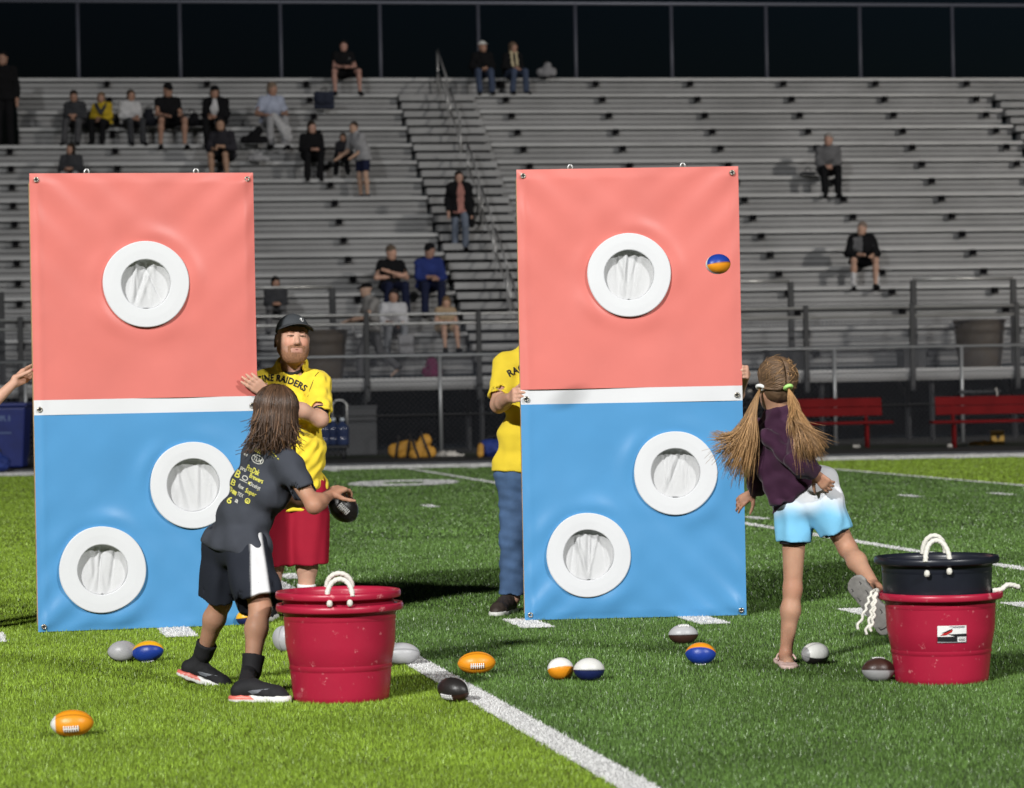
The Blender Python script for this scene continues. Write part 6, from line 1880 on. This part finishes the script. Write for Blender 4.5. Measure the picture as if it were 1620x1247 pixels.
def print_on(col, pts, z=.33, y=-.14):
    def f(root, J, P, sc, T):
        me = [o for o in root.children if o.name.startswith('shirt')][0].data; bv = bvh_of(me)
        V = G([J['chest'] + T(x, -.5, zz) for x, zz in pts]); n = len(V); V = np.concatenate([V, [V.mean(0)]])
        stick('print', V, [(i, (i + 1) % n, n) for i in range(n)], bv, J['face'], cloth(col), root, .006)
    return f
def held(name, shape, col):
    def f(root, J, P, sc, T):
        s = Sdf(.016, .02)
        for c in shape: s.cap(T(*c[0]), T(*c[1]), c[2] * sc, c[3] * sc)
        link(name, s.mesh(name, None, .006, .08, 2), cloth(col), root)
    return f
def both(*fs):
    def f(*a):
        for g_ in fs: g_(*a)
    return f
spectator('spectator in a dark jacket, first from the left of the upper left group', 119, 138, shirt=DKG, sleeve=1.95, pants=(.06, .06, .065), arms='lap', lean=.06)
spectator('spectator in a yellow and dark jacket in the upper left group', 161, 141, sc=.92, shirt=(.38, .27, .02), sleeve=1.95, pants=BLK, arms='lap', hair=(.12, .08, .05), hairlen=.35, lean=.04,
          extra=held('scarf', [((-.12, -.04, .50), (.0, -.12, .32), .05, .05), ((.12, -.04, .50), (.02, -.12, .30), .04, .045)], DKG))
spectator('spectator in a pale grey print sweater in the upper left group', 206, 137, shirt=WHT, sleeve=1.95, pants=DKG, arms='lap', hairlen=.3, hair=(.05, .035, .025), extra=print_on(BLK, [(-.07, -.02), (.06, -.03), (.07, .04), (0, .02), (-.05, .05)]))
spectator('large man in black shirt, shorts and cap in the upper left group', 266, 126, sc=1.10, shirt=BLK, sleeve=.7, pants=BLK, plen=.9, arms='knees', cap=BLK, spread=.22)
spectator('spectator in an open dark cardigan over a white shirt', 341, 130, shirt=(.45, .45, .46), sleeve=.5, jacket=BLK, pants=BLK, arms='lap', cap=BLK, hair=(.03, .02, .015), hairlen=.3)
spectator('dark clothed spectator with bare shins below the cardigan wearer', 354, 180, sc=1.05, shirt=(.022, .021, .026), sleeve=1.9, pants=BLK, plen=.95, arms='knees', lean=.14, hair=(.014, .012, .012), hairlen=.4, skin=(.30, .18, .12))
spectator('spectator in a pale blue and white patterned shirt', 430, 124, sc=1.06, shirt=(.30, .33, .42), sleeve=.8, pants=LGREY, arms='out', lean=.05, hair=(.16, .12, .09), hairlen=.2,
          extra=both(print_on((.06, .12, .34), [(-.04, -.08), (.1, -.09), (.13, .05), (.02, .09)]), held('white_blanket', [((-.05, -.30, .14), (.16, -.34, -.10), .08, .10), ((.0, -.36, .05), (.18, -.38, -.24), .07, .09)], (.36, .36, .37))))
spectator('man in black graphic shirt on the top row with knees apart', 543, 55, row=15, sc=1.02, shirt=BLK, sleeve=.7, pants=BLK, plen=.8, arms='lap', spread=.27, hair=(.012, .01, .01), skin=(.36, .2, .16), extra=print_on((.42, .42, .42), [(-.11, .02), (-.06, -.04), (.08, -.05), (.11, .03), (.05, .07), (-.06, .07)]))
spectator('woman in black jacket with long dark hair, left of the man in pale shirt', 492, 186, sc=1.05, shirt=BLK, sleeve=1.95, pants=BLK, arms='lap', hairlen=.6, skin=(.36, .21, .16), lean=.05)
spectator('girl in dark clothes between the black jacket and the pale shirt', 545, 212, sc=.85, shirt=(.02, .02, .024), sleeve=1.9, pants=BLK, arms='lap', hairlen=.5, lean=.1)
spectator('man in pale grey shirt and navy shorts leaning to one side', 574, 168, kind='lean', row=9, sc=.98, shirt=LGREY, sleeve=.9, pants=NAVY, plen=.75, yaw=-.9, hair=(.03, .022, .016), skin=(.38, .24, .17), shoes=DKG)
def long_hair_bag(root, J, P, sc, T):
    s = Sdf(.014, .02); s.cap(T(.20, -.05, .95), T(.24, -.02, .60), .09, .07); link('shoulder_bag', s.mesh('shoulder_bag'), cloth(BLK), root)
spectator('woman in pink top and open black jacket walking down the aisle', 727, 213, kind='walk', row=6, sc=1.0, shirt=(.30, .14, .12), sleeve=.6, jacket=BLK, pants=(.11, .13, .17), hair=(.012, .009, .008), hairlen=1.5, skin=(.34, .2, .15), extra=long_hair_bag)
spectator('man in white cap and black shirt on the top row', 763, 47, row=15, shirt=BLK, sleeve=1.95, pants=JEAN, arms='lap', cap=(.60, .60, .58), hair=BLK)
spectator('woman with a long pale scarf on the top row', 811, 57, row=15, sc=.98, shirt=BLK, sleeve=1.95, pants=JEAN, arms='lap', hairlen=.35, hair=(.10, .07, .05),
          extra=held('scarf', [((-.06, -.06, .52), (-.06, -.14, .18), .035, .035), ((.05, -.06, .52), (.05, -.14, .2), .035, .035), ((-.07, -.05, .55), (.07, -.05, .55), .04, .04)], (.42, .36, .24)))
spectator('man in grey hooded top and black trousers alone on the right', 1309, 204, sc=1.03, shirt=GREY, sleeve=1.95, pants=BLK, arms='lap', lean=.08, hair=(.2, .19, .18), skin=(.34, .2, .15))
spectator('man in open black jacket and shorts sitting alone at lower right', 1363, 344, sc=1.05, shirt=GREY, sleeve=.6, jacket=BLK, pants=BLK, plen=.85, arms='knees', lean=.06, hair=(.16, .12, .1), spread=.2, skin=(.36, .22, .16),
          extra=held('white_socks', [((-.205, -.342, -.16), (-.21, -.34, -.33), .05, .045), ((.205, -.342, -.16), (.21, -.34, -.33), .05, .045)], WHT))
spectator('dark haired woman behind the short railing beside the left board', 436, 431, sc=1.0, shirt=DKG, sleeve=1.9, pants=GREY, arms='lap', hairlen=.6, hair=(.01, .008, .008), lean=.1)
spectator('man in black shirt with folded arms', 619, 381, sc=1.08, shirt=BLK, sleeve=.7, pants=NAVY, arms='crossed', hair=(.10, .075, .055), skin=(.44, .26, .19))
spectator('man in blue hooded top with dark jeans', 678, 377, sc=1.10, shirt=ROYAL, sleeve=1.95, pants=NAVY, arms='lap', cap=BLK, lean=.06, skin=(.28, .16, .12))
spectator('child in white top and patterned trousers below the folded arms', 623, 450, sc=.95, shirt=(.40, .40, .42), sleeve=1.5, pants=(.20, .21, .23), arms='lap', hair=(.014, .012, .014), hairlen=.55)
spectator('woman in tan dress with crossed legs beside a pink bag', 704, 463, sc=1.0, shirt=(.30, .22, .14), sleeve=.5, pants=(.30, .22, .14), plen=.8, arms='lap', hair=(.14, .09, .05), hairlen=.6, lean=.08, skin=(.40, .24, .17))
spectator('small child with dark hair above the left board', 112, 222, sc=.82, shirt=DKG, sleeve=1.9, pants=LGREY, arms='lap', hairlen=.5)
spectator('tall person in black standing at the far left end of the upper rows', 6, 80, kind='stand', row=12, sc=1.2, shirt=BLK, sleeve=1.95, pants=BLK, hair=BLK)
# the man who walks along the walkway with a folding seat
def walker():
    v = VF + .55; z = Z0 - .02
    i = (v - .2) / DD
    root, J, base, row = spectator('man in grey shirt and dark cap striding along the walkway', 590, 440, kind='stride', row=i, sc=1.06, shirt=(.17, .165, .16), sleeve=.85, pants=(.085, .085, .09), yaw=-1.35, cap=BLK, skin=(.36, .24, .18))
    d = W(0, 0, Z0 - .02)[2] - base[2]
    root.location.z += d
    p = W(s_at(548, v, z + .9), v - .05, z + .78)
    t = thing('folding_seat', 'folding stadium seat with a bright metal frame carried by the striding man', 'seat', tuple(p))
    b = MB()
    for sx in (-.13, .13): b.tube([V3(sx, 0, .0), V3(sx * .85, 0, .34)], .013, 8)
    b.tube([V3(-.13, 0, 0), V3(.13, 0, 0)], .013, 8); b.build('frame', M['railsteel'], t, True)
    b = MB(); b.box((0, .03, .02), (.34, .06, .10)); bevel(b.build('cushion', cloth(GREY), t), .015, 2)
walker()
def soft(name, label, cat, px, py, shape, col, row=None, vo=.46, seat=True, onfoot=False):
    if row is None: row = row_of(px, py)
    v = row * DD + vo * DD; z = Z0 + row * DZ + (.45 if not onfoot else 0)
    p = W(s_at(px, v, z), v, z)
    s = Sdf(.016, .03)
    for a, c, r1, r2 in shape: s.cap(a, c, r1, r2)
    t = thing(name, label, cat, tuple(p))
    link('body', s.mesh('body', [((0, 0, 0), (0, 0, -1))], .007, .1, int(px)), cloth(col), t)
    b = MB(); zt_ = max(max(a[2], c[2]) for a, c, _, _ in shape) + .06
    b.tube([V3(.06 * math.cos(q), -.02, zt_ + .07 * math.sin(q)) for q in np.linspace(0, PI, 8)], .012, 6); b.build('handle', cloth(BLK), t, True)
    return t
soft('backpack', 'dark blue square bag on a bench below the man in graphic shirt', 'bag', 513, 177, [((-.17, 0, .05), (.17, 0, .05), .05, .05), ((-.17, 0, .34), (.17, 0, .34), .05, .05), ((-.17, 0, .05), (-.17, 0, .34), .05, .05), ((.17, 0, .05), (.17, 0, .34), .05, .05), ((-.1, 0, .2), (.1, 0, .2), .12, .12)], (.022, .026, .042))
soft('tote_bag', 'pale grey bag on the top row right of the scarfed woman', 'bag', 864, 122, [((-.12, 0, .1), (.14, 0, .1), .10, .10), ((0, 0, .1), (.04, 0, .24), .12, .09)], (.20, .20, .21), row=15)
soft('coat', 'dark coat heaped on a bench left of the patterned shirt', 'coat', 402, 215, [((-.2, 0, .06), (.2, 0, .06), .1, .1), ((-.05, 0, .1), (.1, 0, .26), .12, .09)], BLK)
soft('plastic_bag', 'white plastic bag on a bench right of the bare shinned spectator', 'bag', 408, 262, [((-.16, 0, .05), (.2, 0, .04), .07, .05), ((-.05, 0, .06), (.05, 0, .14), .08, .05)], LGREY)
soft('jacket', 'dark jacket heaped beside the large man in black shirt', 'jacket', 304, 200, [((-.15, 0, .06), (.15, 0, .06), .1, .1), ((0, 0, .1), (.05, 0, .22), .1, .08)], BLK)
soft('rucksack', 'dark rucksack on a bench left of the large man in black shirt', 'bag', 236, 200, [((-.08, 0, .1), (.08, 0, .1), .1, .1), ((0, 0, .1), (0, 0, .3), .11, .09)], (.012, .013, .018))
soft('pink_bag', 'dark pink bag beside the woman in the tan dress', 'bag', 683, 556, [((-.1, 0, .1), (.1, 0, .1), .1, .1), ((0, 0, .1), (0, 0, .28), .13, .11)], (.13, .012, .06), row=0, vo=-.1, onfoot=True)
soft('cushion', 'dark seat cushion beside the man in grey hooded top', 'cushion', 1278, 275, [((-.14, 0, .03), (.14, 0, .03), .035, .035), ((-.14, .1, .03), (.14, .1, .03), .035, .035)], DKG)
# a seat back standing beside the child in white
p = W(s_at(643, .4 * DD, Z0 + .6), .5 * DD, Z0 + .45)
t = thing('seat_back', 'pale grey stadium seat back beside the child in white', 'seat', tuple(p))
b = MB(); b.box((0, 0, .19), (.30, .04, .36), AX_S); bevel(b.build('back', cloth((.20, .20, .21)), t), .02, 2)
b = MB(); b.box((0, -.12, .02), (.30, .24, .035), AX_S); bevel(b.build('base', cloth((.20, .20, .21)), t), .012, 2)
